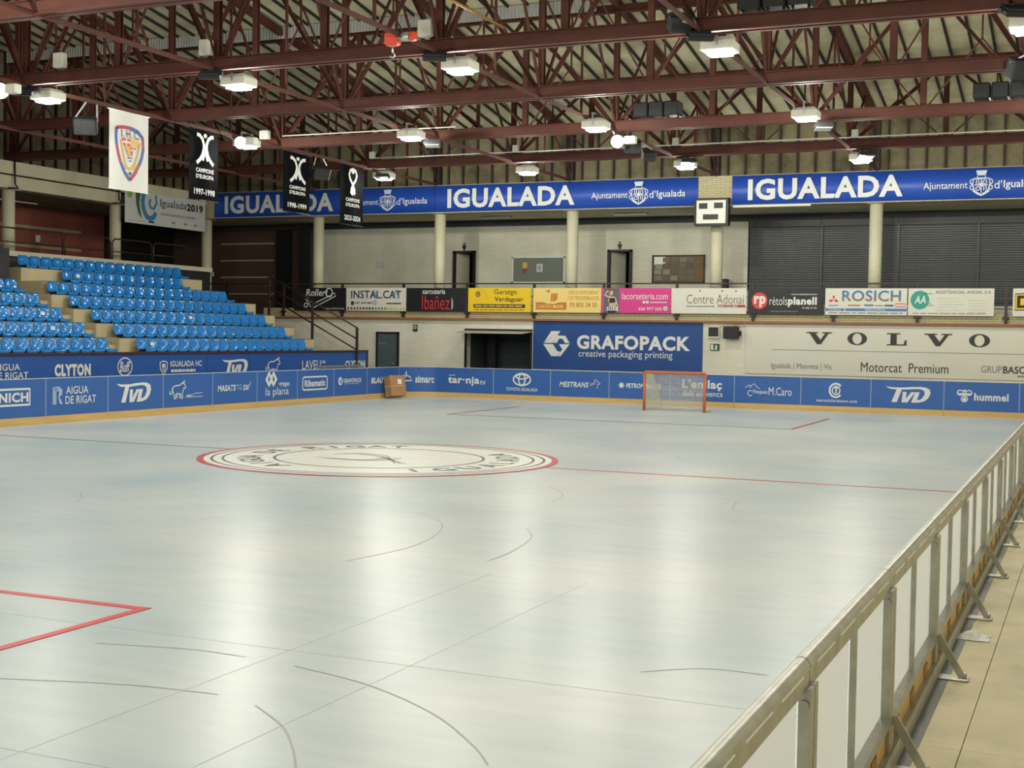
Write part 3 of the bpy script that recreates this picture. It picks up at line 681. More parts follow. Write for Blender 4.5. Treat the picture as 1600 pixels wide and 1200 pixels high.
net_patch((-.8,17.45,1.06),(.8,17.45,1.06),(.86,17.04,1.08),(-.86,17.04,1.08), 40, 10)
for s in (-1, 1):
    net_patch((s*.88,17.03,.06),(s*.62,17.9,.06),(s*.8,17.45,1.06),(s*.87,17.03,1.08), 22, 26, .016)
o = mb.build('goal_net', M_netf, g); o['kind'] = 'stuff'
mb = MB(); net_patch((-.8,17.38,.05),(.8,17.38,.05),(.8,17.3,1.02),(-.8,17.3,1.02), 32, 20, .007)
o = mb.build('inner_net', M_netf, g); o['kind'] = 'stuff'

# cardboard box leaning on the boards
bxm = Matrix.Translation((-9.9, 17.93, 0)) @ Matrix.Rotation(math.radians(-24), 4, 'Z') @ Matrix.Rotation(math.radians(-12), 4, 'Y')
cb = thing('cardboard_box', 'brown cardboard carton leaning against the corner boards', 'box', (-9.6, 18.4, 0))
M_card = mat('cardboard', (172, 130, 88), .75, var=.06, scale=4)
MB().box(.06, -.02, .02, .38, .58, .68, bxm).build('carton', M_card, cb)
MB().box(.02, .02, .68, .36, .6, .69, bxm).build('flap', M_card, cb)
MB().box(.381, .28, .4, .384, .44, .56, bxm).build('shipping_label', M_white, cb)
MB().box(.06, -.024, .32, .38, -.02, .38, bxm).build('tape', mat('tape_tan', (196, 160, 112), .35), cb)
MB().box(.381, .01, .33, .384, .55, .36, bxm).build('tape', MATS['tape_tan'], cb)
# bench top behind the boards
be = thing('bench', 'grey metal bench behind the side boards', 'bench', (-10.9, 17, 0))
MB().cbox(-11.1, 15.6, .98, -10.75, 17.9, 1.05, .01).build('bench_top', M_alu, be)
for y in (15.8, 17.7): MB().box(-11.05, y-.03, 0, -10.8, y+.03, .98).build('leg', M_alu, be)
# crumpled paper on the walkway
mb = MB(); n = 9; v = []; f = []
for i in range(n):
    for j in range(7):
        v.append((10.16+.028*i+random.uniform(-.008,.008), -9.75+.035*j+random.uniform(-.012,.012), .005+.045*max(0, math.sin(PI*i/(n-1))*math.sin(PI*j/6))*random.uniform(.3,1.3)))
for i in range(n-1):
    for j in range(6): f.append((i*7+j, (i+1)*7+j, (i+1)*7+j+1, i*7+j+1))
tag(mb.add(v, f).build('crumpled_paper', M_white), 'crumpled white paper on the walkway by the barrier', 'paper')

# ================================================================== STAND
SX, DX, Z0, DZ = -12.8, .779, 1.4725, .3867
YA, YE = 9.27, 17.67                         # far block, rows one to five
st = thing('grandstand', 'stepped concrete stand with an aisle between two seating blocks', 'stand', (-15, 8, 0))
def step_x(k): return SX+.62-DX*k            # front edge of tread k (its riser face)
M_step = mat('stand_concrete', (184, 172, 138), .8, var=.08, scale=2, bump=.15)
M_stepd = mat('stand_nosing', (70, 58, 52), .7)
NB, FB = (-6.0, 8.32), (8.82, 18.5)
for k in range(7):
    z1 = Z0+DZ*k; z0 = z1-DZ if k else 0
    xf = step_x(k) if k else -12.09
    for (a, b_) in ((NB, FB) if k < 5 else (FB,)):
        if k >= 5: a, b_ = 9.3, (17.6 if k == 5 else 17.6)
        MB().box(-18.28, a, z0, xf, b_, z1).build('terrace_step', M_step, st)
        MB().box(xf-.03, a, z1-.012, xf+.006, b_, z1+.004).build('step_nosing', M_stepd, st)
    if k < 5:
        MB().box(-18.28, NB[1], z0-(.19 if k else 0), xf-.1, FB[0], z1-.19).build('aisle_step', M_step, st)
        MB().box(xf-.42, NB[1], z1-.19, xf-.1, FB[0], z1-.165).build('aisle_tread', mat('tread_tan', (150, 112, 72), .6), st)
for k in range(5): MB().box(-18.28 if k == 4 else step_x(k)-DX, 18.52, 0, step_x(k), 19.75, Z0+DZ*k-.95).build('end_stair', M_stepd, st)
MB().box(-18.28, NB[0], Z0+DZ*4, -16.6, 8.6, Z0+DZ*4+1.25).build('portal_wall', M_black_p, st)
# front wall with banner
fwl = thing('stand_banner', 'blue banner with white sponsor names along the stand front', 'banner', (-12, 8, 0))
MB().box(-12.02, -6, .35, -11.985, 20.35, 1.44).build('banner_sheet', M_standblue, fwl)
MB().box(-12.08, -6, 1.44, -11.95, 20.38, 1.5).build('top_rail', mat('maroon_rail', (66, 30, 42), .5), fwl)
MB().box(-12.04, 20.32, .0, -11.97, 20.4, 1.46).build('end_post', MATS['maroon_rail'], fwl)
for y in (9.9, 11.35, 13.4): MB().box(-11.986, y-.006, .35, -11.98, y+.006, 1.44).build('seam_strip', mat('banner_seam', (28, 66, 128), .5), fwl)
P = STAND; W = M_white
text(fwl, 'AIGUA', P, (3.40, 1.094, 4.213, 1.25), W, .01); text(fwl, 'DE RIGAT', P, (3.36, .90, 4.478, 1.055), W, .01)
text(fwl, 'CLYTON', P, (5.338, .92, 6.60, 1.22), W, .06)
L = Logo(P, (7.582, .873, 8.176, 1.37)); L.arc(.5,.5,.46,.46,.035); L.done(fwl, W); text(fwl, 'Buff', P, (7.68, .98, 8.08, 1.26), W, .02, .2)
L = Logo(P, (9.263, .873, 9.612, 1.252)); L.stroke([(.05,.9),(.5,1),(.95,.9),(.9,.45),(.5,0),(.1,.45)], .035, True); L.stroke([(.3,.75),(.45,.25),(.6,.25),(.7,.75)], .03); L.poly([(.3,.8),(.7,.8),(.5,.45)]); L.done(fwl, W)
text(fwl, 'IGUALADA HC', P, (9.72, 1.09, 11.101, 1.25), W, .02); fine(fwl, '', P, (9.749, .93, 10.814, 1.03), W, -.005, .25)
tvd(P, (12.057, .80, 13.316, 1.271), fwl); bull(P, (14.243, .80, 15.035, 1.31), fwl)
text(fwl, 'LAVEU', P, (16.26, .899, 17.35, 1.19), W, .01); text(fwl, 'de', P, (17.4, 1.08, 17.65, 1.2), W, .01)
text(fwl, 'CLYTON', P, (18.88, .897, 20.2, 1.157), W, .05)
text(fwl, 'ABC', P, (15.1, .80, 15.5, .88), W, .03)

# seats
def seat_mesh():
    prof = [(.36, .02), (.385, .06), (.34, .10), (.22, .085), (.10, .08), (.035, .11), (.0, .20), (-.03, .32), (-.045, .38), (-.06, .385)]
    prof = [(.345, .0), (.37, .03), (.355, .07), (.25, .055), (.12, .05), (.05, .07), (.015, .14), (-.005, .26), (-.025, .35), (-.045, .372)]
    us = [-1, -.86, -.5, 0, .5, .86, 1]; v = []; f = []
    for i, (px, pz) in enumerate(prof):
        for u in us:
            wd = .215
            if i >= 8: wd = .185 if i == 8 else .165
            lift = .03*u*u if i < 6 else 0; fwd = .035*u*u if i >= 5 else 0
            v.append((px+fwd, u*wd, pz+lift))
    nu = len(us); n0 = len(v)
    for i in range(len(prof)-1):
        for j in range(nu-1): f.append((i*nu+j, (i+1)*nu+j, (i+1)*nu+j+1, i*nu+j+1))
    v += [(a-.012, b_, c-.014) for a, b_, c in v]; nf = len(f)
    f += [tuple(q+n0 for q in reversed(t)) for t in f[:nf]]
    m_ = len(prof)
    for i in range(m_-1):
        f.append((i*nu, n0+i*nu, n0+(i+1)*nu, (i+1)*nu)); f.append((i*nu+nu-1, (i+1)*nu+nu-1, n0+(i+1)*nu+nu-1, n0+i*nu+nu-1))
    for j in range(nu-1):
        f.append((j, j+1, n0+j+1, n0+j)); k = (m_-1)*nu; f.append((k+j, n0+k+j, n0+k+j+1, k+j+1))
    return MB().add(v, f, True).mesh('stadium_seat')
smesh = seat_mesh(); smesh.materials.append(M_seat)
brm = MB().cbox(.04, -.14, -.011, .3, .14, .05, .012).mesh('bracket'); brm.materials.append(M_black_p)
stk = MB().add([(.036, -.1, .17), (.036, .06, .17), (.026, .06, .26), (.026, -.1, .26)], [(0, 1, 2, 3)]).mesh('sticker'); stk.materials.append(M_white)
STICK = {(0, 'far', 1), (1, 'near', 2), (2, 'near', 1), (5, 'far', 1), (2, 'far', 9)}
def seat(k, y, block, i):
    o = bpy.data.objects.new('stadium_seat', smesh); COL.objects.link(o); o.location = (SX-DX*k, y, Z0+DZ*k+.012); WL[o.name] = o.location.copy()
    o.rotation_euler = (0, 0, random.uniform(-.02, .02))
    row = ['front row', 'second row up', 'third row up', 'fourth row up', 'fifth row up', 'sixth row up', 'top row'][k]
    tag(o, f'glossy blue plastic seat, {ORD[i]} from the aisle, {row}, {block} block', 'seat', 'blue stadium seats')
    b = bpy.data.objects.new('bracket', brm); COL.objects.link(b); b.parent = o
    if (k, block, i) in STICK: s = bpy.data.objects.new('sticker', stk); COL.objects.link(s); s.parent = o
PT = (YE-YA)/18
for k in range(5):
    for i in range(18): seat(k, YA+PT*(i+.5), 'far', i)
    ymin = [3.4, 4.2, 5.0, 5.8, 6.6][k]; i = 0; y = 8.17-PT*.5
    while y > ymin-.6: seat(k, y, 'near', i); i += 1; y -= PT
for i in range(12): seat(5, 10.70+PT*(i+.5), 'far', i)
for i in range(16): seat(6, 9.77+PT*(i+.5), 'far', i)

# stair rails at the end of the stand
def sloped_rail(y, k0, k1, label):
    r = thing('stair_railing', label, 'railing', (step_x(k0), y, Z0+DZ*k0))
    def at(k, h): return (step_x(k)-.2, y, Z0+DZ*k+h)
    for h in (1.0, .62, .25): MB().tube([at(k0, h), at(k1, h)], .028, 8).build('rail', M_steel_b, r)
    for k in (k0, (k0+k1)/2, k1): MB().bar(at(k, -.96 if k > 0 else -1.25), at(k, 1.0), .07).build('post', M_steel_b, r)
sloped_rail(19.6, -.55, 4.0, 'dark sloping stair railing at the far end of the stand')
# side gallery railing hoops
for i, (y0, y1) in enumerate(((10.4, 13.2), (13.3, 15.4), (15.5, 17.5), (17.6, 19.6))):
    r = thing('hoop_railing', f'dark tubular railing hoop above the top seats, {ORD[i]} from the frame edge', 'railing', (-18.9, y0, 4.2), 'side gallery railing hoops')
    MB().tube([(-18.9, y0, 4.2), (-18.9, y0, 4.95), (-18.9, y0+.12, 5.07), (-18.9, y1-.12, 5.07), (-18.9, y1, 4.95), (-18.9, y1, 4.2)], .025, 8).build('hoop', M_steel_b, r)
    MB().tube([(-18.9, y0, 4.65), (-18.9, y1, 4.65)], .018, 8).build('mid_rail', M_steel_b, r)
tag(MB().tube([(-22.5, 9, 6.33), (-22.5, 15.9, 6.33)], .03, 8).build('strip_light_housing', M_lampw), 'thin unlit strip light under the side gallery soffit', 'strip light')
tag(MB().cbox(-24.46, 17.9, 5.2, -24.42, 18.1, 5.45, .005).build('wall_notice', M_white), 'small white notice on the red brown side wall', 'notice')

# ================================================================== FASCIA BANNERS
def crest(pl, box, parent):
    L = Logo(pl, box); wd = L.w*.045
    L.poly([(.25,1),(.75,1),(.68,.8),(.32,.8)]); L.stroke([(.3,.78),(.35,.7),(.65,.7),(.7,.78)], wd)
    L.stroke([(.16,.68),(.84,.68),(.9,.45),(.8,.2),(.5,.03),(.2,.2),(.1,.45)], wd*1.3, True)
    L.arc(.1,.55,.1,.1,wd,60,300,10); L.arc(.9,.55,.1,.1,wd,-120,120,10); L.arc(.08,.32,.08,.08,wd,90,330,10); L.arc(.92,.32,.08,.08,wd,-150,90,10)
    L.stroke([(.5,.66),(.5,.1)], wd); L.stroke([(.2,.42),(.8,.42)], wd)
    for a in (.28,.38): L.stroke([(a,.66),(a,.44)], wd)
    for a in (.62,.72): L.stroke([(a,.4),(a,.2)], wd)
    L.arc(.66,.54,.09,.07,wd,0,360,10); L.arc(.35,.28,.09,.07,wd,0,360,10); L.poly([(.42,.36),(.58,.36),(.58,.5),(.42,.5)])
    L.stroke([(.12,.2),(.3,.08),(.5,0),(.7,.08),(.88,.2)], wd*1.2)
    L.done(parent, mat('print_silver', (206, 213, 222), .5), 'crest')
for i, (x0, x1, off) in enumerate(((-20.12, -10.66, -20.13), (-10.64, -1.06, -10.65), (.08, 9.66, .10))):
    lab = ['blue town banner partly behind the black hanging banners', 'blue town banner between the hanging banners and the scoreboard', 'blue town banner above the roller shutters'][i]
    b = thing('fascia_banner', lab, 'banner', ((x0+x1)/2, 22.7, 6.4), 'blue fascia banners')
    n = 40; v = []; f = []
    for j in range(n+1):
        xx = x0+(x1-x0)*j/n; wv = .012*math.sin(xx*2.7)+.008*math.sin(xx*6.1+i)
        v += [(xx, 22.705+wv*.6, 6.41), (xx, 22.70-wv*.3, 7.33), (xx, 22.735, 7.33), (xx, 22.735, 6.41)]
    for j in range(n):
        for q in range(4): f.append((j*4+q, j*4+4+q, j*4+4+(q+1) % 4, j*4+(q+1) % 4))
    MB().add(v, f, True).build('banner_sheet', M_fascia, b)
    d = off-.10
    text(b, 'IGUALADA', FASP, (.601+d, 6.53, 5.411+d, 7.21), mat('print_offwhite', (214, 216, 214), .5), .035)
    text(b, 'Ajuntament', FASP, (6.013+d, 6.66, 7.291+d, 6.93), W, .0)
    crest(FASP, (7.361+d, 6.50, 7.996+d, 7.25), b)
    text(b, "d'", FASP, (8.05+d, 6.70, 8.26+d, 6.94), W, .0); text(b, 'Igualada', FASP, (8.31+d, 6.65, 9.28+d, 6.94), W, .008)
# scoreboard
s = thing('scoreboard', 'white scoreboard with three dark displays in a black frame', 'scoreboard', (-.5, 22.5, 5.74))
MB().box(-1.08, 22.40, 5.73, .04, 22.68, 6.62).build('cabinet', M_black_p, s)
MB().box(-1.0, 22.385, 5.80, -.04, 22.40, 6.54).build('face', mat('scoreboard_face', (216, 216, 206), .4), s)
for x0, x1, z0, z1 in ((-.92, -.64, 6.27, 6.45), (-.42, -.13, 6.28, 6.46), (-.78, -.28, 5.92, 6.09)): MB().box(x0, 22.375, z0, x1, 22.386, z1).build('display', M_black, s)
tag(MB().cbox(.1, 22.73, 6.32, 2.6, 22.82, 6.385, .01).build('strip_light_housing', M_lampw), 'thin white strip light under the third blue banner', 'strip light')

# ================================================================== GALLERY RAILING AND SIGNS
gr = thing('gallery_railing', 'dark maroon steel railing along the far gallery', 'railing', (-3, 22.74, 2.7))
MB().box(-20.6, 22.72, 3.855, 12, 22.77, 3.90).build('top_rail', M_steel_b, gr)
MB().box(-20.6, 22.73, 3.42, 12, 22.76, 3.45).build('mid_rail', M_steel_b, gr); MB().box(-20.6, 22.73, 3.10, 12, 22.76, 3.13).build('mid_rail', M_steel_b, gr)
for k in range(-2, 11):
    x = -14.43+2.545*k; p = MB().box(x-.04, 22.71, 2.68, x+.04, 22.78, 3.86).build('post', M_steel_b, gr)
    MB().box(x-.10, 22.69, 2.82, x+.10, 22.79, 2.87).build('clamp', M_steel_b, p)
def sign(label, x0, x1, m, z0=2.895, z1=3.725):
    s = thing('advertising_board', label, 'sign', ((x0+x1)/2, 22.69, z0), 'boards on the gallery railing')
    MB().box(x0+.012, 22.68, z0, x1-.012, 22.705, z1).build('board', m, s); return s
P = RAILP
S_blk = mat('sign_black', (28, 28, 32), .45); S_wht = mat('sign_white', (222, 220, 208), .5, var=.02); S_yel = mat('sign_yellow', (238, 200, 26), .45); S_crm = mat('sign_cream', (240, 212, 128), .5); S_pnk = mat('sign_pink', (214, 58, 140), .45)
C_blue = mat('print_blue', (60, 124, 184), .5); C_or = mat('print_orange', (196, 122, 52), .5); C_grn = mat('print_green', (52, 158, 140), .5); C_navy = mat('print_navy', (34, 44, 84), .5); C_brown = mat('print_brown', (176, 134, 62), .5)
def bx(x0, z0, x1, z1): return (x0, z0, x1, z1)
s = sign('black advertising board with white roller stick drawing', -16.47, -14.24, S_blk)
text(s, 'Roller', P, bx(-15.96, 3.42, -15.1, 3.68), W, .015, .2)
L = Logo(P, (-16.05, 2.95, -14.65, 3.72)); L.stroke([(.05,.45),(.12,.4),(.2,.12),(.3,.05),(.98,.62),(.95,.75),(.85,.72)], .035); L.stroke([(.12,.55),(.2,.4),(.27,.22),(.85,.66)], .035); L.arc(.07,.18,.05,.1,.035); L.arc(.78,.78,.1,.2,.04); L.stroke([(.72,.95),(.7,.62),(.86,.6)], .04); L.done(s, W)
text(s, 'www.rollerone.com', P, bx(-15.1, 2.94, -14.3, 3.01), W, .0)
s = sign('white advertising board with blue letters and a row of coloured dots', -14.23, -11.745, S_wht)
text(s, 'INSTAL.CAT', P, bx(-14.02, 3.34, -11.95, 3.63), C_navy, .015)
for u in (-13.06, -12.16): L = Logo(P, (u-.12, 3.36, u+.12, 3.64)); L.stroke([(0,0),(.5,1),(1,0)], .05); L.done(s, C_blue)
text(s, '647 604 880', P, bx(-13.85, 3.14, -13.15, 3.22), C_navy, .02); L = Logo(P, (-14.02, 3.1, -13.9, 3.24)); L.poly([(0,0),(1,0),(1,1),(0,1)]); L.done(s, C_navy)
L = Logo(P, (-13.1, 3.12, -12.96, 3.26)); L.arc(.5,.5,.45,.45,.02); L.done(s, C_navy); fine(s, '', P, bx(-12.55, 3.13, -11.95, 3.2), C_navy, .0)
dots = [(150, 40, 40)]*5+[(40, 40, 44)]*4+[(120, 122, 124)]*4+[(200, 196, 70)]*6
for k in range(19): L = Logo(P, (-14.18+.128*k, 2.93, -14.09+.128*k, 3.03)); L.disc(.5,.5,.48,.48,10); L.done(s, mat('dot_%d_%d' % (dots[k][0], dots[k][1]), dots[k], .5), 'coloured_dot')
s = sign('black advertising board with tall red letters', -11.745, -9.30, S_blk)
text(s, 'xarcuteria', P, bx(-11.1, 3.51, -10.18, 3.68), W, .01); text(s, 'Iba\u00f1ez', P, bx(-11.1, 2.96, -10.0, 3.46), M_red, -.005); L = Logo(P, (-9.93, 2.96, -9.87, 3.38)); L.stroke([(.2,0),(.2,1)], .015); L.stroke([(.8,.1),(.8,.8)], .02); L.done(s, W)
s = sign('yellow advertising board with black garage lettering', -9.29, -6.875, S_yel)
text(s, 'Garatge', P, bx(-8.28, 3.46, -7.42, 3.68), M_black, .0); text(s, 'Verdaguer', P, bx(-8.26, 3.21, -7.18, 3.42), M_black, .01)
L = Logo(P, (-9.07, 3.04, -7.1, 3.16)); L.poly([(0,0),(1,0),(1,1),(0,1)]); L.done(s, C_navy); fine(s, '', plane('Y', 22.672), bx(-9.02, 3.07, -7.15, 3.13), S_yel, .01)
L = Logo(P, (-9.0, 3.4, -8.8, 3.62)); L.arc(.5,.5,.36,.36,.03); L.disc(.5,.5,.15,.15); L.done(s, C_navy); L = Logo(P, (-8.9, 3.2, -8.55, 3.68)); L.stroke([(.1,.9),(.5,1),(.9,.6),(1,.2)], .015); L.done(s, mat('print_ochre', (214, 170, 30), .5))
fine(s, '', P, bx(-9.05, 2.94, -7.15, 2.995), C_brown, .0)
s = sign('cream advertising board with orange folded box emblem', -6.815, -4.315, S_crm)
L = Logo(P, (-6.7, 2.99, -5.57, 3.25)); L.poly([(0,0),(1,0),(1,.95),(.75,.95),(.62,.75),(.38,.75),(.25,.95),(0,.95)]); L.done(s, C_or); text(s, 'CARTRO', plane('Y', 22.672), bx(-6.63, 3.04, -6.1, 3.15), S_crm, .01); text(s, 'BOX', plane('Y', 22.672), bx(-6.06, 3.04, -5.67, 3.15), S_crm, .04)
L = Logo(P, (-6.35, 3.25, -5.9, 3.68)); L.poly([(0,.85),(.35,1),(.35,.72)]); L.poly([(.45,.05),(.6,.05),(.62,.7),(.48,.65)]); L.poly([(.64,.05),(.8,.05),(.82,.65),(.66,.7)]); L.poly([(.84,.1),(.98,.2),(.98,.75),(.85,.65)]); L.done(s, C_or)
text(s, 'CAIXES DE CARTRO ONDULAT', P, bx(-5.52, 3.52, -4.4, 3.64), C_brown, .0); text(s, 'I TOT TIPUS D\'EMBALATGES', P, bx(-5.52, 3.32, -4.4, 3.45), C_brown, .0); text(s, '93 805 34 50', P, bx(-5.45, 3.08, -4.47, 3.24), C_or, .01)
s = sign('pink advertising board with a photographed swimwear model', -4.315, -1.877, S_pnk)
L = Logo(P, (-4.23, 2.90, -3.68, 3.72)); L.poly([(0,0),(1,0),(1,1),(0,1)]); L.done(s, mat('photo_grey', (92, 98, 104), .5), 'photo_ground')
P2 = plane('Y', 22.672); P3 = plane('Y', 22.669); skin = mat('photo_skin', (206, 172, 148), .5)
L = Logo(P2, (-4.23, 2.90, -3.68, 3.72)); L.disc(.48,.82,.13,.12,14); L.poly([(.36,.68),(.72,.66),(.82,.4),(.76,.1),(.3,.1),(.36,.35),(.3,.5)]); L.stroke([(.36,.64),(.08,.72),(.2,.86),(.4,.9)], .06); L.stroke([(.74,.62),(.9,.3),(.92,.05)], .05); L.done(s, skin, 'photo_figure')
L = Logo(P3, (-4.23, 2.90, -3.68, 3.72)); L.poly([(.38,.6),(.72,.6),(.76,.42),(.36,.4)]); L.poly([(.3,.24),(.78,.24),(.76,0),(.3,0)]); L.done(s, M_black, 'photo_clothing')
L = Logo(P3, (-4.23, 2.90, -3.68, 3.72)); L.poly([(.3,.86),(.36,.97),(.52,1),(.64,.94),(.66,.82),(.6,.9),(.45,.9),(.36,.82)]); L.done(s, mat('photo_hair', (120, 88, 58), .6), 'photo_hair')
text(s, 'susa', plane('Y', 22.667), bx(-4.12, 2.97, -3.72, 3.10), W, .02); text(s, 'lacorseteria.com', P, bx(-3.58, 3.35, -1.99, 3.57), W, .0); text(s, '626 977 225', P, bx(-3.0, 2.99, -2.2, 3.09), W, .02)
for u in (-2.86, -2.74): L = Logo(P, (u, 3.22, u+.09, 3.3)); L.poly([(0,0),(1,0),(1,1),(0,1)]); L.done(s, W)
MB().box(-2.6, 22.672, 3.24, -2.02, 22.676, 3.27).build('lettering', W, s)
L = Logo(P, (-2.16, 2.97, -1.98, 3.14)); L.disc(.5,.5,.48,.48,14); L.done(s, mat('print_leaf', (150, 196, 130), .5)); L = Logo(P2, (-2.16, 2.97, -1.98, 3.14)); L.arc(.5,.5,.3,.3,.02); L.done(s, W)
s = sign('white advertising board with thin brown script lettering', -1.877, .645, S_wht)
text(s, 'Centre Adonai', P, bx(-1.35, 3.22, .55, 3.52), mat('print_taupe', (120, 104, 92), .5), -.008)
L = Logo(P, (-.3, 3.11, .6, 3.19)); L.poly([(0,0),(1,0),(1,1),(0,1)]); L.done(s, mat('print_maroon', (170, 50, 70), .5)); text(s, '654 716 287', P2, bx(-.27, 3.12, .35, 3.18), W, .01)
fine(s, '', P, bx(-1.35, 3.11, -.4, 3.16), M_greyp, -.005)
for u in (-.93, -.19, .26): L = Logo(P, (u, 3.61, u+.05, 3.66)); L.disc(.5,.5,.5,.5,10); L.done(s, M_black, 'eyelet')
s = sign('black advertising board with a red round emblem', .66, 3.11, S_blk)
L = Logo(P, (.8, 3.05, 1.32, 3.60)); L.disc(.5,.5,.49,.49); L.done(s, mat('print_vermilion', (214, 66, 52), .5)); text(s, 'rp', P2, bx(.88, 3.12, 1.26, 3.48), W, .05)
text(s, 'r\u00e8tols', P, bx(1.38, 3.19, 1.95, 3.46), W, -.005); text(s, 'planell', P, bx(1.97, 3.13, 2.88, 3.45), W, .045); text(s, 'www.retolsplanell.cat', P, bx(2.07, 3.5, 2.88, 3.56), W, .02); text(s, '93 805 37 03', P, bx(2.42, 3.08, 2.88, 3.13), W, .02); fine(s, '', P, bx(1.42, 2.97, 2.3, 3.01), M_greyp, 0)
s = sign('white advertising board with blue and grey capitals and red diamonds', 3.13, 5.635, S_wht)
text(s, 'ROSICH', P, bx(3.66, 3.32, 5.44, 3.66), (C_blue, M_greyp), .02)
L = Logo(P, (3.25, 3.27, 3.55, 3.52))
for (ax, ay) in ((.5, .72), (.22, .2), (.78, .2)):
    if ax == .5: L.poly([(.5,1),(.62,.72),(.5,.44),(.38,.72)])
    elif ax < .5: L.poly([(.47,.42),(.36,.14),(.0,.12),(.12,.4)])
    else: L.poly([(.53,.42),(.64,.14),(1,.12),(.88,.4)])
L.done(s, M_red)
for a, b_, m in ((3.15, 3.73, C_blue), (3.77, 5.62, C_blue)): L = Logo(P, (a, 3.02, b_, 3.10)); L.poly([(0,0),(1,0),(1,1),(0,1)]); L.done(s, m)
text(s, 'AUTOMOCIO', P2, bx(3.24, 3.035, 3.64, 3.085), W, .01); text(s, 'INDUSTRIAL', P2, bx(4.38, 3.035, 5.0, 3.085), W, .01)
fine(s, '', P, bx(3.25, 3.17, 3.56, 3.21), M_greyp, .01); fine(s, '', P, bx(3.85, 3.17, 4.22, 3.22), M_red, .0); fine(s, '', P, bx(4.34, 3.16, 4.62, 3.24), C_blue, .01); fine(s, '', P, bx(4.66, 3.17, 4.9, 3.21), M_greyp, .0); fine(s, '', P, bx(4.95, 3.16, 5.22, 3.23), C_navy, .0); L = Logo(P, (5.28, 3.16, 5.58, 3.25)); L.stroke([(0,0),(1,0),(1,1),(0,1)], .025, True); L.done(s, M_red)
fine(s, '', P, bx(3.25, 2.94, 5.5, 2.98), M_greyp, 0)
s = sign('white advertising board with a round green emblem', 5.645, 8.15, S_wht)
L = Logo(P, (5.72, 3.08, 6.28, 3.66)); L.disc(.5,.5,.49,.49); L.done(s, C_grn); text(s, 'AA', P2, bx(5.84, 3.26, 6.18, 3.5), W, .03, .2)
L = Logo(P, (5.75, 3.18, 6.4, 3.58)); L.stroke([(.6,.96),(.95,.96)], .02); L.stroke([(.6,.08),(1,.08)], .02); L.stroke([(.62,.25),(.9,.25)], .015); L.done(s, C_grn)
text(s, 'ASSISTENCIAL ANOIA, S.A.', P, bx(6.45, 3.55, 8.07, 3.66), M_greyp, .01)
for k in range(5): MB().box(6.5, 22.676, 3.42-.09*k, 7.1+.08*(k % 3), 22.679, 3.43-.09*k).build('small_print', mat('print_pale_grey', (176, 176, 170), .5), s); MB().box(7.4, 22.676, 3.36-.09*k, 7.9+.06*(k % 2), 22.679, 3.37-.09*k).build('small_print', MATS['print_pale_grey'], s)
fine(s, '', P, bx(5.8, 2.95, 8.0, 2.98), M_greyp, 0)
s = sign('white advertising board with a yellow tilted emblem at the frame edge', 8.65, 11.15, S_wht)
L = Logo(P, (8.73, 3.02, 9.9, 3.62)); L.poly([(0,.1),(0,.9),(.9,1),(1,.15)]); L.done(s, S_yel); L = Logo(P2, (8.73, 3.02, 9.9, 3.62)); L.stroke([(0,.1),(0,.9),(.9,1),(1,.15)], .03, True); L.done(s, M_black); text(s, 'DS', P2, bx(8.78, 3.14, 9.42, 3.52), M_black, .04)

# ================================================================== LOWER WALL ITEMS
P = WALLP
b = thing('wall_banner', 'large navy blue banner with white folded cube emblem', 'banner', (-3.8, 22.78, .95))
MB().box(-6.82, 22.77, .95, -.81, 22.797, 2.595).build('banner_sheet', M_navy, b)
hexcube(P, (-6.437, 1.40, -5.43, 2.26), b); text(b, 'GRAFOPACK', P, (-5.2, 1.66, -1.22, 2.14), W, .04); text(b, 'creative packaging printing', P, (-5.136, 1.34, -1.82, 1.63), W, .0)
b = thing('wall_banner', 'long white car dealer banner with wide black slab letters', 'banner', (6, 22.78, 1.0))
MB().box(.62, 22.772, .99, 10.6, 22.797, 2.56).build('banner_sheet', mat('banner_white', (222, 219, 206), .5, var=.02, scale=1.5), b)
M_ink = mat('print_charcoal', (52, 54, 50), .5)
def V_(box):
    L = Logo(P, box); L.poly([(0,1),(.46,1),(.46,.9),(.36,.9),(.56,.35),(.73,.9),(.62,.9),(.62,1),(1,1),(1,.9),(.88,.9),(.58,0),(.42,0),(.12,.9),(0,.9)]); L.done(b, M_ink, 'letter')
def O_(box):
    L = Logo(P, box); n = 32; o_ = [(.5+.5*math.cos(2*PI*i/n), .5+.5*math.sin(2*PI*i/n)) for i in range(n)]; i_ = [(.5+.24*math.cos(2*PI*i/n), .5+.42*math.sin(2*PI*i/n)) for i in range(n)]
    L.mb.add([L.pt(p) for p in o_+i_], [(i, (i+1) % n, n+(i+1) % n, n+i) for i in range(n)]); L.done(b, M_ink, 'letter')
V_((2.56, 1.97, 3.36, 2.35)); O_((3.84, 1.96, 4.44, 2.36)); V_((6.15, 1.97, 6.96, 2.35)); O_((7.45, 1.96, 8.05, 2.36))
L = Logo(P, (5.04, 1.97, 5.63, 2.35)); L.poly([(0,1),(.68,1),(.68,.9),(.5,.9),(.5,.1),(.85,.1),(.92,.45),(1,.45),(1,0),(0,0),(0,.1),(.18,.1),(.18,.9),(0,.9)]); L.done(b, M_ink, 'letter')
MB().box(1.47, 22.765, 1.765, 10.2, 22.771, 1.778).build('rule_line', M_greyp, b)
text(b, 'Igualada | Manresa | Vic', P, (1.462, 1.13, 3.384, 1.35), M_greyp, 0); text(b, 'Motorcat  Premium', P, (4.272, 1.14, 6.881, 1.43), M_ink, 0)
text(b, 'GRUP', P, (7.82, 1.20, 8.40, 1.41), M_greyp, -.005); text(b, 'BASOLS', P, (8.44, 1.19, 9.35, 1.41), M_ink, .02); fine(b, '', P, (8.85, 1.08, 9.35, 1.15), M_greyp, 0)
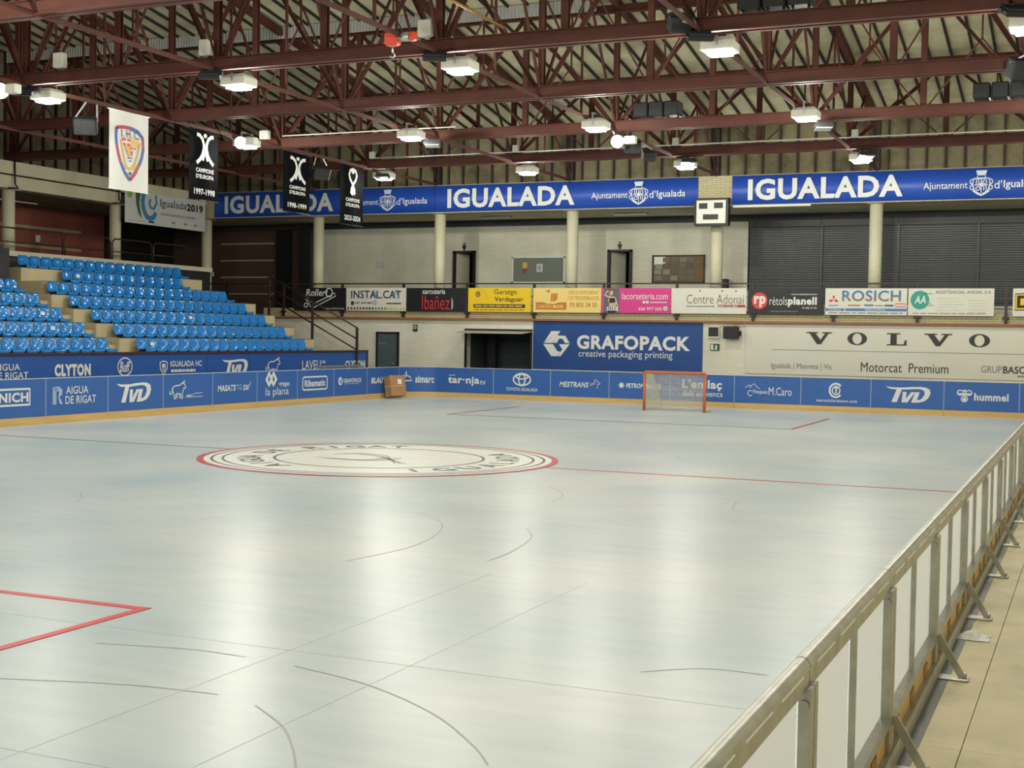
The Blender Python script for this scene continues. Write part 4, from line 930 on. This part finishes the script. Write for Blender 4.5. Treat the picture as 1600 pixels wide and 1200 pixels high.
s = thing('wall_screen', 'small black square screen in a pale frame on the white wall', 'screen', (-.43, 22.7, 2.1)); MB().box(-.63, 22.70, 2.11, -.24, 22.80, 2.49).build('frame', M_lampw, s); MB().box(-.60, 22.69, 2.16, -.27, 22.70, 2.46).build('display', M_black, s)
s = thing('wall_speaker', 'black wall loudspeaker beside the small square screen', 'speaker', (.2, 22.6, 2.1)); MB().cbox(-.07, 22.5, 2.09, .43, 22.66, 2.49, .02).build('cabinet', M_black_p, s); MB().box(.15, 22.66, 2.2, .47, 22.80, 2.35).build('bracket', M_black_p, s); MB().tube([(.32, 22.6, 2.5), (.32, 22.6, 2.56)], .04, 8).build('knob', C_or, s)
s = thing('exit_sign', 'small green emergency exit sign on the white wall', 'sign', (-.4, 22.78, 1.7)); MB().box(-.55, 22.775, 1.70, -.25, 22.80, 1.92).build('plate', mat('exit_dark_green', (22, 60, 34), .5), s)
L = Logo(plane('Y', 22.772), (-.54, 1.71, -.26, 1.91)); L.poly([(.04,.05),(.32,.05),(.32,.95),(.04,.95)]); L.disc(.66,.82,.07,.09,10); L.stroke([(.72,.7),(.6,.42),(.75,.2),(.7,.05)], .04); L.stroke([(.6,.42),(.48,.1)], .035); L.stroke([(.5,.62),(.7,.68),(.86,.52)], .03); L.done(s, mat('exit_pale', (206, 236, 206), .5), 'running_figure')
s = thing('safety_sign', 'small black and green safety sign above the grey door', 'sign', (-11.4, 22.78, 2.2)); MB().box(-11.51, 22.78, 2.17, -11.33, 22.80, 2.42).build('plate', mat('sign_dark', (40, 48, 36), .5), s); L = Logo(plane('Y', 22.776), (-11.49, 2.24, -11.35, 2.4)); L.arc(.5,.5,.35,.4,.025); L.disc(.5,.5,.12,.15,8); L.done(s, mat('sign_pale', (206, 204, 180), .5))
d = thing('door_1', 'grey blue metal service door at the end of the stand', 'door', (-12.5, 22.8, 0), kind='structure')
M_door = mat('door_slate', (78, 92, 100), .5, var=.04)
MB().box(-12.92, 22.75, 0, -12.13, 22.80, 2.08).build('leaf', M_door, d)
for a in ((-12.99, 0, -12.92, 2.14), (-12.13, 0, -12.06, 2.14), (-12.99, 2.08, -12.06, 2.14)): MB().box(a[0], 22.72, a[1], a[2], 22.82, a[3]).build('frame', M_black_p, d)
MB().tube([(-12.22, 22.7, 1.0), (-12.35, 22.7, 1.0)], .018, 8).build('handle', M_alu, d)
MB().box(-12.9, 22.745, 1.7, -12.6, 22.751, 1.74).build('plate', M_greyp, d)
# kiosk hatch
h = thing('kiosk_hatch', 'open dark kiosk hatch with raised flap in the white wall', 'hatch', (-8.1, 22.8, .8))
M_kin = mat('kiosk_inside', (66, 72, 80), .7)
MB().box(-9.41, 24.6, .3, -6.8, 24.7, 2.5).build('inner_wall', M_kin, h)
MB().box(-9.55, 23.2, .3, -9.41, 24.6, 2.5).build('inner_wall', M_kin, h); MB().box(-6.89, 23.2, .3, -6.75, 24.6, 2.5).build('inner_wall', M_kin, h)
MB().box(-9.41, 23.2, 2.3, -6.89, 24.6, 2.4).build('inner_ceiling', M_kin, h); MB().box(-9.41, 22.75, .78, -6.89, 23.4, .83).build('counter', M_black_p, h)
for a in ((-9.44, -9.38), (-6.92, -6.86)): MB().box(a[0], 22.76, .8, a[1], 22.84, 2.26).build('jamb', M_black_p, h)
MB().box(-9.44, 22.76, 2.24, -6.86, 22.84, 2.3).build('jamb', M_black_p, h)
mb = MB(); mb.prism([(-9.42, 22.76, 2.20), (-9.42, 21.95, 2.14), (-9.42, 21.95, 2.17), (-9.42, 22.76, 2.235)], (2.55, 0, 0)); mb.build('flap', mat('flap_pale', (182, 178, 160), .6), h)
MB().box(-7.5, 24.1, .8, -7.42, 24.2, 2.2).build('door_edge', M_black_p, h); MB().box(-8.1, 24.1, 2.0, -7.0, 24.15, 2.04).build('shelf', M_black_p, h)
MB().box(-9.05, 24.0, .8, -8.8, 24.2, 2.3).build('dark_post', M_black_p, h)
mb = MB(); mb.tube([(-8.9, 23.3, .84), (-8.78, 23.3, .96), (-8.6, 23.3, .94), (-8.5, 23.3, .84)], [.05, .09, .08, .03], 8); tag(mb.build('dark_bag', M_black_p), 'dark bag lying on the kiosk counter', 'bag')

# ================================================================== GALLERY BACK WALL ITEMS
def toilet_door(n, x0, x1, zt, label, opn):
    d = thing(f'door_{n}', label, 'door', ((x0+x1)/2, 26, 2.75), kind='structure')
    for a in ((x0, 2.75, x0+.10, zt), (x1-.10, 2.75, x1, zt), (x0, zt-.07, x1, zt)): MB().box(a[0], 25.93, a[1], a[2], 26.3, a[3]).build('frame', M_black_p, d)
    M = Matrix.Translation((x0+.12, 26.05, 0)) @ Matrix.Rotation(math.radians(opn), 4, 'Z')
    lf = MB().box(0, 0, 2.77, x1-x0-.24, .04, zt-.08, M).build('leaf', mat('door_pale', (196, 192, 174), .5), d)
    MB().box(.6, -.06, 3.75, .68, 0, 3.79, M).build('handle', M_alu, lf)
    return d
toilet_door(2, -11.52, -10.57, 5.25, 'open doorway of the toilets near the yellow board', 72)
toilet_door(3, -5.30, -4.36, 5.23, 'open doorway of the toilets near the notice board', 60)
for i, (x, z) in enumerate(((-11.06, 5.28), (-4.845, 5.25))):
    s = thing('toilet_pictogram', ['black standing figure sign above the toilet doorway near the yellow board', 'black standing figure sign above the toilet doorway near the notice board'][i], 'sign', (x, 25.97, z))
    MB().tube([(x, 25.965, z+.24), (x, 25.985, z+.24)], .035, 10).build('head', M_black, s)
    MB().prism([(x-.07, 25.97, z+.19), (x+.07, 25.97, z+.19), (x+.075, 25.97, z+.09), (x+.045, 25.97, z+.09), (x+.04, 25.97, z), (x-.04, 25.97, z), (x-.045, 25.97, z+.09), (x-.075, 25.97, z+.09)], (0, .015, 0)).build('figure', M_black, s)
wn = thing('window_1', 'grey green gallery window with two small posters', 'window', (-8, 26, 4.04), kind='structure')
MB().box(-9.0, 25.965, 4.08, -7.0, 25.98, 4.96).build('pane', mat('window_grey_glass', (118, 128, 118), .15), wn)
for a in ((-9.06, 4.03, -9.0, 5.0), (-7.0, 4.03, -6.95, 5.0), (-9.06, 4.96, -6.95, 5.01), (-9.06, 4.03, -6.95, 4.08)): MB().box(a[0], 25.93, a[1], a[2], 26.0, a[3]).build('frame', M_lampw, wn)
s = thing('poster', 'yellow and red shield poster on the gallery window', 'poster', (-8.5, 25.95, 4.5)); L = Logo(plane('Y', 25.955), (-8.63, 4.58, -8.45, 4.80)); L.poly([(0,0),(1,0),(1,1),(0,1)]); L.done(s, mat('poster_yellow', (208, 178, 60), .5), 'upper_half'); L = Logo(plane('Y', 25.955), (-8.63, 4.38, -8.45, 4.58)); L.poly([(0,1),(1,1),(.9,.3),(.5,0),(.1,.3)]); L.done(s, mat('poster_red', (150, 50, 66), .5), 'lower_half')
s = thing('poster', 'small white notice on the gallery window', 'poster', (-7.95, 25.95, 4.4)); MB().box(-8.07, 25.95, 4.44, -7.82, 25.96, 4.74).build('sheet', mat('poster_grey', (186, 192, 190), .5), s); L = Logo(plane('Y', 25.946), (-8.0, 4.52, -7.9, 4.68)); L.disc(.5,.5,.4,.4,10); L.done(s, M_greyp)
s = thing('notice_board', 'framed cork notice board covered with photographs', 'notice board', (-2.64, 25.95, 4.06))
MB().box(-3.56, 25.95, 4.08, -1.72, 25.98, 4.99).build('cork', mat('cork_brown', (120, 100, 66), .8, var=.1, scale=8), s)
for a in ((-3.6, 4.04, -3.56, 5.02), (-1.72, 4.04, -1.68, 5.02), (-3.6, 4.98, -1.68, 5.02), (-3.6, 4.04, -1.68, 4.08)): MB().box(a[0], 25.92, a[1], a[2], 25.99, a[3]).build('frame', M_black_p, s)
MB().box(-3.53, 25.945, 4.68, -3.12, 25.95, 4.96).build('sheet', M_white, s)
random.seed(5)
for r_ in range(4):
    for c_ in range(5):
        if r_ == 3 and c_ == 0: continue
        x = -3.5+.30*c_+random.uniform(-.02, .02); z = 4.12+.215*r_
        if r_ == 2 and c_ == 0: z -= .02
        g_ = random.choice((60, 84, 106, 130, 72)); MB().box(x, 25.943, z, x+.25, 25.949, z+.17).build('photo', mat('photo_%d' % g_, (g_, int(g_*.97), int(g_*.88)), .4), s)
tag(MB().cbox(-1.05, 25.6, 2.75, -.78, 25.9, 4.16, .02).build('waste_bin', M_black_p), 'tall black bin beside the shutters on the gallery', 'bin')
# roller shutters
M_sh = mat('shutter_grey', (74, 76, 78), .42, var=.05)
for i in range(6):
    x0 = -.09+2.506*i; x1 = x0+2.44
    s = thing('roller_shutter', f'closed dark grey roller shutter, {ORD[i]} from the scoreboard', 'shutter', (x0+1.2, 26, 3.4), 'gallery roller shutters')
    v = []; f = []; nn = 0; z = 3.3
    while z < 5.98:
        v += [(x0, 25.955, z), (x1, 25.955, z), (x0, 25.93, z+.012), (x1, 25.93, z+.012), (x0, 25.93, z+.058), (x1, 25.93, z+.058), (x0, 25.955, z+.07), (x1, 25.955, z+.07)]
        o_ = nn*8; f += [(o_, o_+1, o_+3, o_+2), (o_+2, o_+3, o_+5, o_+4), (o_+4, o_+5, o_+7, o_+6)]; nn += 1; z += .077
    MB().add(v, f).box(x0, 25.957, 3.3, x1, 25.98, 5.98).build('slat_curtain', M_sh, s)
    MB().box(x1, 25.86, 2.75, x1+.066, 26.0, 6.16).build('guide_rail', mat('guide_black', (34, 36, 40), .35), s)
    MB().box(x0, 25.82, 5.95, x1, 26.0, 6.18).build('shutter_box', MATS['guide_black'], s)
# soffit fittings
for i, x in enumerate((-9.0, -3.9, 1.6)): tag(MB().cbox(x-.6, 24.3, 6.30, x+.6, 24.45, 6.375, .01).build('soffit_light', M_alu), f'unlit strip light under the far gallery soffit, {ORD[i]} from the stand', 'strip light', 'gallery soffit strip lights')
tag(MB().cbox(-17.25, 25.9, 3.9, -17.05, 25.97, 4.1, .005).build('wall_notice', M_white) if False else MB().box(-14.9, 25.975, 4.62, -14.5, 25.985, 4.85).build('wall_notice', mat('notice_grey', (188, 190, 192), .5)), 'small pale notice on the white gallery wall', 'notice')

# ================================================================== HANGING BANNERS (along X = -10.62)
HX = -10.62
def hanging(label, y0, y1, z0, z1, m):
    b = thing('hanging_banner', label, 'banner', (HX, (y0+y1)/2, z0), 'banners hung from the roof')
    n = 14; v = []; f = []
    for i in range(n+1):
        t = i/n; y = y0+(y1-y0)*t; wv = .012*math.sin(t*9+y0)
        for x in (HX+wv, HX+wv-.006): v += [(x, y, z0), (x, y, z1)]
    for i in range(n):
        o = i*4; f += [(o, o+4, o+5, o+1), (o+2, o+3, o+7, o+6)]
    MB().add(v, f, True).build('cloth', m, b)
    MB().tube([(HX, y0-.06, z1), (HX, y1+.06, z1)], .018, 8).build('top_pole', M_lampw if m is not M_hb else M_black_p, b)
    MB().tube([(HX, y0-.02, z0), (HX, y1+.02, z0)], .014, 8).build('bottom_pole', M_lampw if m is not M_hb else M_black_p, b)
    for y in (y0+.1, y1-.1): MB().tube([(HX, y, z1), (HX, y, z1+.07)], .012, 6).build('hanger_clip', M_lampw, b)
    return b
M_hw = mat('banner_cloth_white', (226, 226, 222), .6, var=.02, bump=.1, bscale=3)
M_hb = mat('banner_cloth_black', (18, 18, 22), .9, spec=.03, var=.05, bump=.25, bscale=3.5, stretch=(1, 5, .6))
HP = plane('X', HX+.022); HP2 = plane('X', HX+.026); HP3 = plane('X', HX+.03)
b = hanging('white hanging banner with a red and blue club shield', 5.66, 7.06, 5.45, 7.33, M_hw)
SB = (5.84, 5.68, 6.92, 7.02)
C_cr = mat('crest_crimson', (176, 62, 92), .5); C_cb = mat('crest_blue', (58, 92, 176), .5); C_gold = mat('crest_gold', (222, 178, 58), .5); C_org = mat('crest_red', (216, 88, 66), .5)
def seg(pts, m): L = Logo(HP, SB); L.stroke(pts, .085); L.done(b, m, 'shield_band')
OUT = [(.04,.92),(.25,.95),(.5,.955),(.75,.92),(.93,.82),(.95,.62),(.9,.45),(.82,.33),(.68,.16),(.5,.02),(.32,.15),(.18,.32),(.1,.48),(.05,.62),(.03,.76),(.04,.92)]
for i0, i1, m in ((0,2,C_cr),(2,4,C_cb),(4,5,C_cr),(5,7,C_cb),(7,9,C_cr),(9,11,C_cb),(11,13,C_cr),(13,15,C_cb)): seg(OUT[i0:i1+1], m)
text(b, 'I. H. C.', HP2, (6.06, 6.72, 6.72, 6.90), M_black, .0)
L = Logo(HP, SB); L.poly([(.2,.76),(.8,.76),(.5,.40)]); L.done(b, mat('crest_field', (232, 214, 150), .5), 'shield_field')
L = Logo(HP2, SB); L.poly([(.2,.76),(.5,.76),(.5,.62),(.3,.62)]); L.poly([(.5,.62),(.7,.62),(.54,.45),(.5,.45)]); L.done(b, C_org, 'shield_quarter')
L = Logo(HP3, SB); L.stroke([(.36,.76),(.36,.62)], .04); L.stroke([(.22,.69),(.5,.69)], .04); L.stroke([(.59,.62),(.59,.5)], .03); L.stroke([(.5,.56),(.66,.56)], .03); L.done(b, M_white, 'shield_cross')
L = Logo(HP2, SB)
for a in (.54,.61,.68,.74): L.stroke([(a,.76),(a,.63)], .025)
for a in (.34,.4,.46): L.stroke([(a,.62),(a,.52 if a < .38 else .46)], .022)
L.done(b, mat('crest_stripe', (226, 150, 40), .5), 'shield_stripe')
L = Logo(HP, SB); L.stroke([(.42,.41),(.46,.43),(.5,.41),(.54,.43),(.58,.41)], .025); L.stroke([(.45,.36),(.5,.37),(.55,.36)], .025); L.done(b, C_cb, 'shield_wave')
L = Logo(HP, SB); L.stroke([(.18,.72),(.28,.45),(.36,.28),(.38,.24)], .05); L.stroke([(.84,.72),(.74,.45),(.66,.3),(.62,.24)], .05); L.stroke([(.34,.3),(.38,.24),(.5,.22),(.62,.24),(.64,.3)], .07); L.done(b, C_gold, 'shield_stick')
L = Logo(HP, SB); L.disc(.5,.14,.035,.03,12); L.done(b, M_black, 'shield_ball')
def champion(b, y0, y1, z0, z1, year):
    w_, h_ = y1-y0, z1-z0; B = lambda a, c, d, e: (y0+w_*a, z0+h_*c, y0+w_*d, z0+h_*e)
    text(b, 'CAMPIONS', HP, B(.22, .385, .82, .445), M_white, .03); text(b, "D'EUROPA", HP, B(.22, .30, .82, .36), M_white, .03); text(b, year, HP, B(.16, .075, .86, .16), M_white, .025)
def man(b, y0, y1, z0, z1):
    w_, h_ = y1-y0, z1-z0; L = Logo(HP, (y0+w_*.23, z0+h_*.50, y0+w_*.82, z0+h_*.93))
    L.disc(.5,.93,.1,.07,14)
    L.stroke([(.02,.93),(.18,.92),(.33,.82),(.42,.65),(.42,.5),(.34,.3),(.2,.14),(.02,.02)], .1); L.stroke([(.98,.93),(.82,.92),(.67,.82),(.58,.65),(.58,.5),(.66,.3),(.8,.14),(.98,.02)], .1)
    L.stroke([(.44,.6),(.46,.35),(.36,.12)], .08); L.stroke([(.56,.6),(.54,.35),(.64,.12)], .08); L.done(b, M_white, 'figure_emblem')
BN = ((8.68, 9.94, 5.50, 7.38, '1997-1998', 'black hanging banner with a white figure, beside the white shield banner'), (13.03, 14.45, 5.58, 7.33, '1998-1999', 'black hanging banner with a white figure, between two other black banners'), (16.2, 17.6, 5.47, 7.38, '2023-2024', 'black hanging banner with a white looped ribbon emblem'))
for i, (y0, y1, z0, z1, yr, lab) in enumerate(BN):
    b = hanging(lab, y0, y1, z0, z1, M_hb); champion(b, y0, y1, z0, z1, yr)
    if i < 2: man(b, y0, y1, z0, z1)
    else:
        w_, h_ = y1-y0, z1-z0; L = Logo(HP, (y0+w_*.32, z0+h_*.50, y0+w_*.72, z0+h_*.93)); L.disc(.5,.9,.18,.1,14)
        L.stroke([(.5,.98),(.2,.92),(.08,.75),(.2,.58),(.5,.38),(.66,.22),(.72,.08),(.6,.02)], .09); L.stroke([(.5,.98),(.8,.92),(.92,.75),(.8,.58),(.5,.38),(.34,.22),(.28,.08),(.5,.0)], .09); L.poly([(.5,.36),(.72,.1),(.5,.0),(.28,.1)]); L.done(b, M_white, 'ribbon_emblem')
# 2019 banner on the side gallery
b = thing('gallery_banner', 'pale banner with a blue and green swirl on the side gallery', 'banner', (-20.49, 20.3, 5.86))
MB().box(-20.51, 18.02, 5.86, -20.485, 22.62, 7.0).build('banner_sheet', mat('banner_pale', (206, 206, 204), .5, var=.02), b)
text(b, 'Igualada', GALP, (19.93, 6.50, 21.45, 6.86), M_black, -.005); text(b, '2019', GALP, (21.48, 6.55, 22.45, 6.83), M_black, .035); text(b, "CIUTAT EUROPEA DE L'ESPORT", GALP, (19.95, 6.26, 22.0, 6.36), M_greyp, 0)
L = Logo(GALP, (18.7, 5.98, 19.72, 6.98)); L.stroke([(.3,.98),(.24,.7),(.3,.4),(.45,.18),(.65,.1),(.85,.18),(.95,.35)], .19); L.stroke([(.95,.98),(1,.7),(.85,.48),(.68,.5),(.6,.66),(.68,.8)], .09); L.done(b, mat('swirl_blue', (58, 130, 178), .5), 'swirl')
L = Logo(GALP, (18.3, 6.05, 18.9, 6.98)); L.poly([(.45,1),(.9,1),(.75,.6),(.9,.2),(1,.0),(.7,.2),(.5,.55)]); L.done(b, mat('swirl_green', (54, 104, 62), .5), 'swirl'); L = Logo(GALP, (18.1, 6.7, 18.4, 7.0)); L.disc(.5,.6,.45,.5); L.done(b, mat('swirl_lime', (142, 172, 58), .5), 'swirl')
for y in (20.6, 21.3, 21.9): L = Logo(GALP, (y, 5.97, y+.2, 6.12)); L.poly([(0,.3),(1,.3),(1,.6),(.6,.6),(.5,1),(.4,.6),(0,.6)]); L.done(b, M_greyp)
MB().box(-20.484, 18.15, 5.955, -20.478, 19.1, 5.965).build('small_print', M_greyp, b); MB().box(-20.484, 19.3, 5.94, -20.478, 19.6, 6.0).build('small_print', M_black, b)

# ================================================================== LAMPS
def add_light(name, parent, loc, watts, size, rot=(0, 0, 0), spread=PI):
    l = bpy.data.lights.new(name, 'AREA'); l.energy = watts; l.color = LIGHT_COL; l.shape = 'SQUARE'; l.size = size; l.spread = spread
    o = bpy.data.objects.new(name, l); COL.objects.link(o); o.parent = parent; o.location = loc; o.rotation_euler = rot; return o
def highbay():
    t = thing('high_bay_lamp', '', 'lamp', (0, 0, 0), 'white high-bay lamps')
    v = []; f = []
    for z, a, b_ in ((-.02, .20, .17), (.02, .29, .24), (.17, .29, .24), (.24, .22, .18)): v += [(-a, -b_, z), (a, -b_, z), (a, b_, z), (-a, b_, z)]
    for k in range(3):
        for i in range(4): f.append((k*4+i, k*4+(i+1) % 4, k*4+4+(i+1) % 4, k*4+4+i))
    f.append((12, 13, 14, 15)); MB().add(v, f).build('housing', M_lampw, t, local=True)
    MB().box(-.2, -.17, -.045, .2, .17, -.022).build('lens', M_lens, t, local=True)
    for s in (-1, 1): MB().box(-.02, s*.25-.01, .08, .02, s*.25+.01, .36).build('bracket', M_alu, t, local=True)
    MB().box(-.03, -.26, .34, .03, .26, .37).build('bracket', M_alu, t, local=True)
    MB().box(-.36, -.05, .30, .1, .05, .35).build('mounting_arm', M_steel, t, local=True)
    l = bpy.data.lights.new('lamp_light', 'POINT'); l.energy = HIGHBAY_W; l.color = LIGHT_COL; l.shadow_soft_size = .10
    o = bpy.data.objects.new('lamp_light', l); COL.objects.link(o); o.parent = t; o.location = (0, 0, -.17)
    return t
hb = highbay()
ROWS = [(3.42, 'second cross truss'), (10.95, 'fourth cross truss'), (18.6, 'last cross truss'), (-4.2, 'first cross truss'), (-11.8, 'roof over the near half'), (-19.0, 'roof behind the camera')]
first = True
for ri, (y, rn) in enumerate(ROWS):
    for j in (2, 3, 4, 5, 6):
        if ri == 0 and j == 6: pass
        x = XJ[j]+.22
        lab = f'white high-bay lamp near the {rn}, {ORD[j-2]} from the stand side'
        if first: hb.location = (x, y, 7.12); WL[hb.name] = Vector(hb.location); hb['label'] = lab; first = False
        else: copy_tree(hb, (x, y, 7.12), lab)
# unlit flat floodlights beside the lamps
def off_flood(loc, rz, label, tilt=-25):
    t = thing('unlit_floodlight', label, 'floodlight', loc, 'unlit black floodlights')
    M = Matrix.Translation(loc) @ Matrix.Rotation(rz, 4, 'Z') @ Matrix.Rotation(math.radians(tilt), 4, 'Y')
    MB().box(-.2, -.22, .03, .2, .22, .1, M).build('body', M_black_p, t)
    for k in range(5): MB().box(-.18+.08*k, -.2, .1, -.165+.08*k, .2, .15, M).build('cooling_fin', M_black_p, t)
    MB().box(-.17, -.19, .015, .17, .19, .03, M).build('glass', M_glass_off, t)
    MB().box(-.03, -.24, .06, .03, .24, .09, M).build('bracket', M_black_p, t); xt = min(XJ, key=lambda q: abs(q-loc[0])); MB().bar(Vector(loc)+Vector((0, 0, .1)), Vector((xt, loc[1], 7.40)), .04).build('arm', M_black_p, t)
for i, (j, y, z) in enumerate(((2, 2.9, 7.18), (3, 2.7, 7.18), (4, 2.7, 7.2), (5, 2.7, 7.2), (6, 2.7, 7.2), (3, 11.7, 7.0), (5, 11.8, 6.98), (4, 18.15, 7.15), (5, 18.15, 7.15), (2, 18.1, 7.05))):
    row = 'second' if y < 5 else 'fourth' if y < 13 else 'last'
    off_flood((XJ[j]+(.05 if y < 5 else .45), y, z), 2.0 if y < 5 else -1.2, f'unlit black floodlight under the {row} cross truss, {ORD[j-2]} from the stand side', -25 if y < 5 else -6)
def lit_flood(loc, target, label):
    t = thing('lit_floodlight', label, 'floodlight', loc, 'lit floodlights')
    d = (Vector(target)-Vector(loc)).normalized(); q = d.to_track_quat('-Z', 'Y'); M = Matrix.Translation(loc) @ q.to_matrix().to_4x4()
    mb = MB(); n = 20; v = []; f = []
    for z, r in ((.0, .17), (.03, .19), (.12, .17), (.2, .08)):
        for k in range(n): v.append(M @ Vector((r*math.cos(2*PI*k/n), r*math.sin(2*PI*k/n), z)))
    for k in range(3):
        for i in range(n): f.append((k*n+i, k*n+(i+1) % n, k*n+n+(i+1) % n, k*n+n+i))
    f.append(tuple(range(3*n, 4*n))); mb.add(v, f).build('reflector', M_black_p, t)
    mb = MB(); mb.add([M @ Vector((.165*math.cos(2*PI*k/n), .165*math.sin(2*PI*k/n), -.005)) for k in range(n)], [tuple(range(n))]); mb.build('lens', M_flood, t)
    xt = min(XJ, key=lambda q: abs(q-loc[0])); MB().bar(Vector(loc), Vector((xt, loc[1], 7.40)), .04).build('bracket', M_alu, t)
    MB().cbox(loc[0]+.2, loc[1]-.1, loc[2]-.08, loc[0]+.5, loc[1]+.1, loc[2]+.12, .02).build('gear_box', M_lampw, t)
    add_light('flood_light', t, d*.06, FLOOD_W, .3, q.to_euler(), 1.7)
lit_flood((-9.95, 10.0, 7.08), (4, -14, 0), 'glaring lit floodlight beside the first black hanging banner')
lit_flood((-.36, 12.75, 7.08), (7, -12, 0), 'glaring lit floodlight above the goal half')
lit_flood((-10.35, 1.95, 7.08), (4, -14, 0), 'glaring lit floodlight before the white shield banner')
# loudspeakers standing on the trusses
def crate(x, y, z, w_, h_, label, grp):
    t = thing('loudspeaker', label, 'loudspeaker', (x, y, z), grp)
    MB().cbox(x, y-.22, z, x+w_, y+.22, z+h_, .02).build('cabinet', M_black_p, t); MB().box(x+.03, y-.228, z+.03, x+w_-.03, y-.22, z+h_-.03).build('grille', mat('grille_dark', (34, 35, 36), .7), t)
    MB().bar((x+.06, y, z-.06), (x+.06, y, z), .04).build('foot', M_steel, t); MB().bar((x+w_-.06, y, z-.06), (x+w_-.06, y, z), .04).build('foot', M_steel, t)
for i in range(3):
    crate(.03+.405*i, 13, 7.69, .38, .36, f'black loudspeaker above the lit floodlight, {ORD[i]} of three', 'speakers over the goal')
    crate(8.22+.40*i, 13, 7.69, .37, .36, f'dark grey loudspeaker high at the walkway side, {ORD[i]} of three', 'speakers over the walkway')
    crate(5.25+.42*i, 3, 7.69, .39, .42, f'black loudspeaker cut by the upper frame edge, {ORD[i]} of three', 'speakers on the second truss')
def stage_speaker(loc, rz, tilt, label, sc_=1.0):
    t = thing('hung_loudspeaker', label, 'loudspeaker', loc, 'tilted hung loudspeakers')
    M = Matrix.Translation(loc) @ Matrix.Rotation(rz, 4, 'Z') @ Matrix.Rotation(tilt, 4, 'X')
    a = .27*sc_; MB().cbox(-a, -.16, -.2*sc_, a, .16, .2*sc_, .03, M).build('cabinet', M_black_p, t); MB().box(-a+.03, -.168, -.17*sc_, a-.03, -.16, .17*sc_, M).build('grille', mat('grille_dark', (34, 35, 36), .7), t)
    xt = min(XJ, key=lambda q: abs(q-loc[0]))
    for s in (-1, 1): MB().bar(M @ Vector((s*a, 0, .1)), (xt, loc[1]+s*.15, 7.42), .03).build('bracket', M_alu, t)
stage_speaker((4.3, 2.62, 7.5), .5, .5, 'dark tilted loudspeaker beside the second cross truss', .75)
stage_speaker((-10.85, 5.1, 6.85), .6, .5, 'dark tilted loudspeaker behind the white shield banner')
stage_speaker((-10.6, 15.0, 6.9), 1.0, .5, 'dark tilted loudspeaker between two black banners')
stage_speaker((-.2, 13.5, 7.05), .4, .4, 'dark tilted loudspeaker beside the lit floodlight', .8)
stage_speaker((-.05, 14.4, 6.93), .6, .4, 'smaller dark tilted loudspeaker past the lit floodlight', .65)
stage_speaker((9.6, 7.0, 7.2), .5, .4, 'dark tilted loudspeaker at the upper frame edge')
# chain hoist
h = thing('chain_hoist', 'small orange red chain hoist hanging under a roof beam', 'hoist', (-.5, 1.43, 7.1))
M_hoist = mat('hoist_orange', (214, 74, 40), .4)
MB().cbox(-.78, 1.33, 7.22, -.52, 1.53, 7.46, .03).build('motor', M_hoist, h); MB().tube([(-.52, 1.43, 7.36), (-.3, 1.43, 7.36)], .08, 12).build('drum', M_alu, h); MB().cbox(-.3, 1.36, 7.28, -.18, 1.5, 7.44, .02).build('gear_case', M_hoist, h)
MB().tube([(-.65, 1.43, 7.24), (-.65, 1.43, 7.10)], .014, 6).build('chain', M_alu, h)
MB().tube([(-.65+.045*math.sin(a*.55), 1.43, 7.06+.045*math.cos(a*.55)) for a in range(9)], .014, 6).build('hook', M_alu, h)
MB().bar((-.5, 1.43, 7.30), (-.5, 1.43, 7.42), .06).build('hanger', M_steel, h)
finish_text()
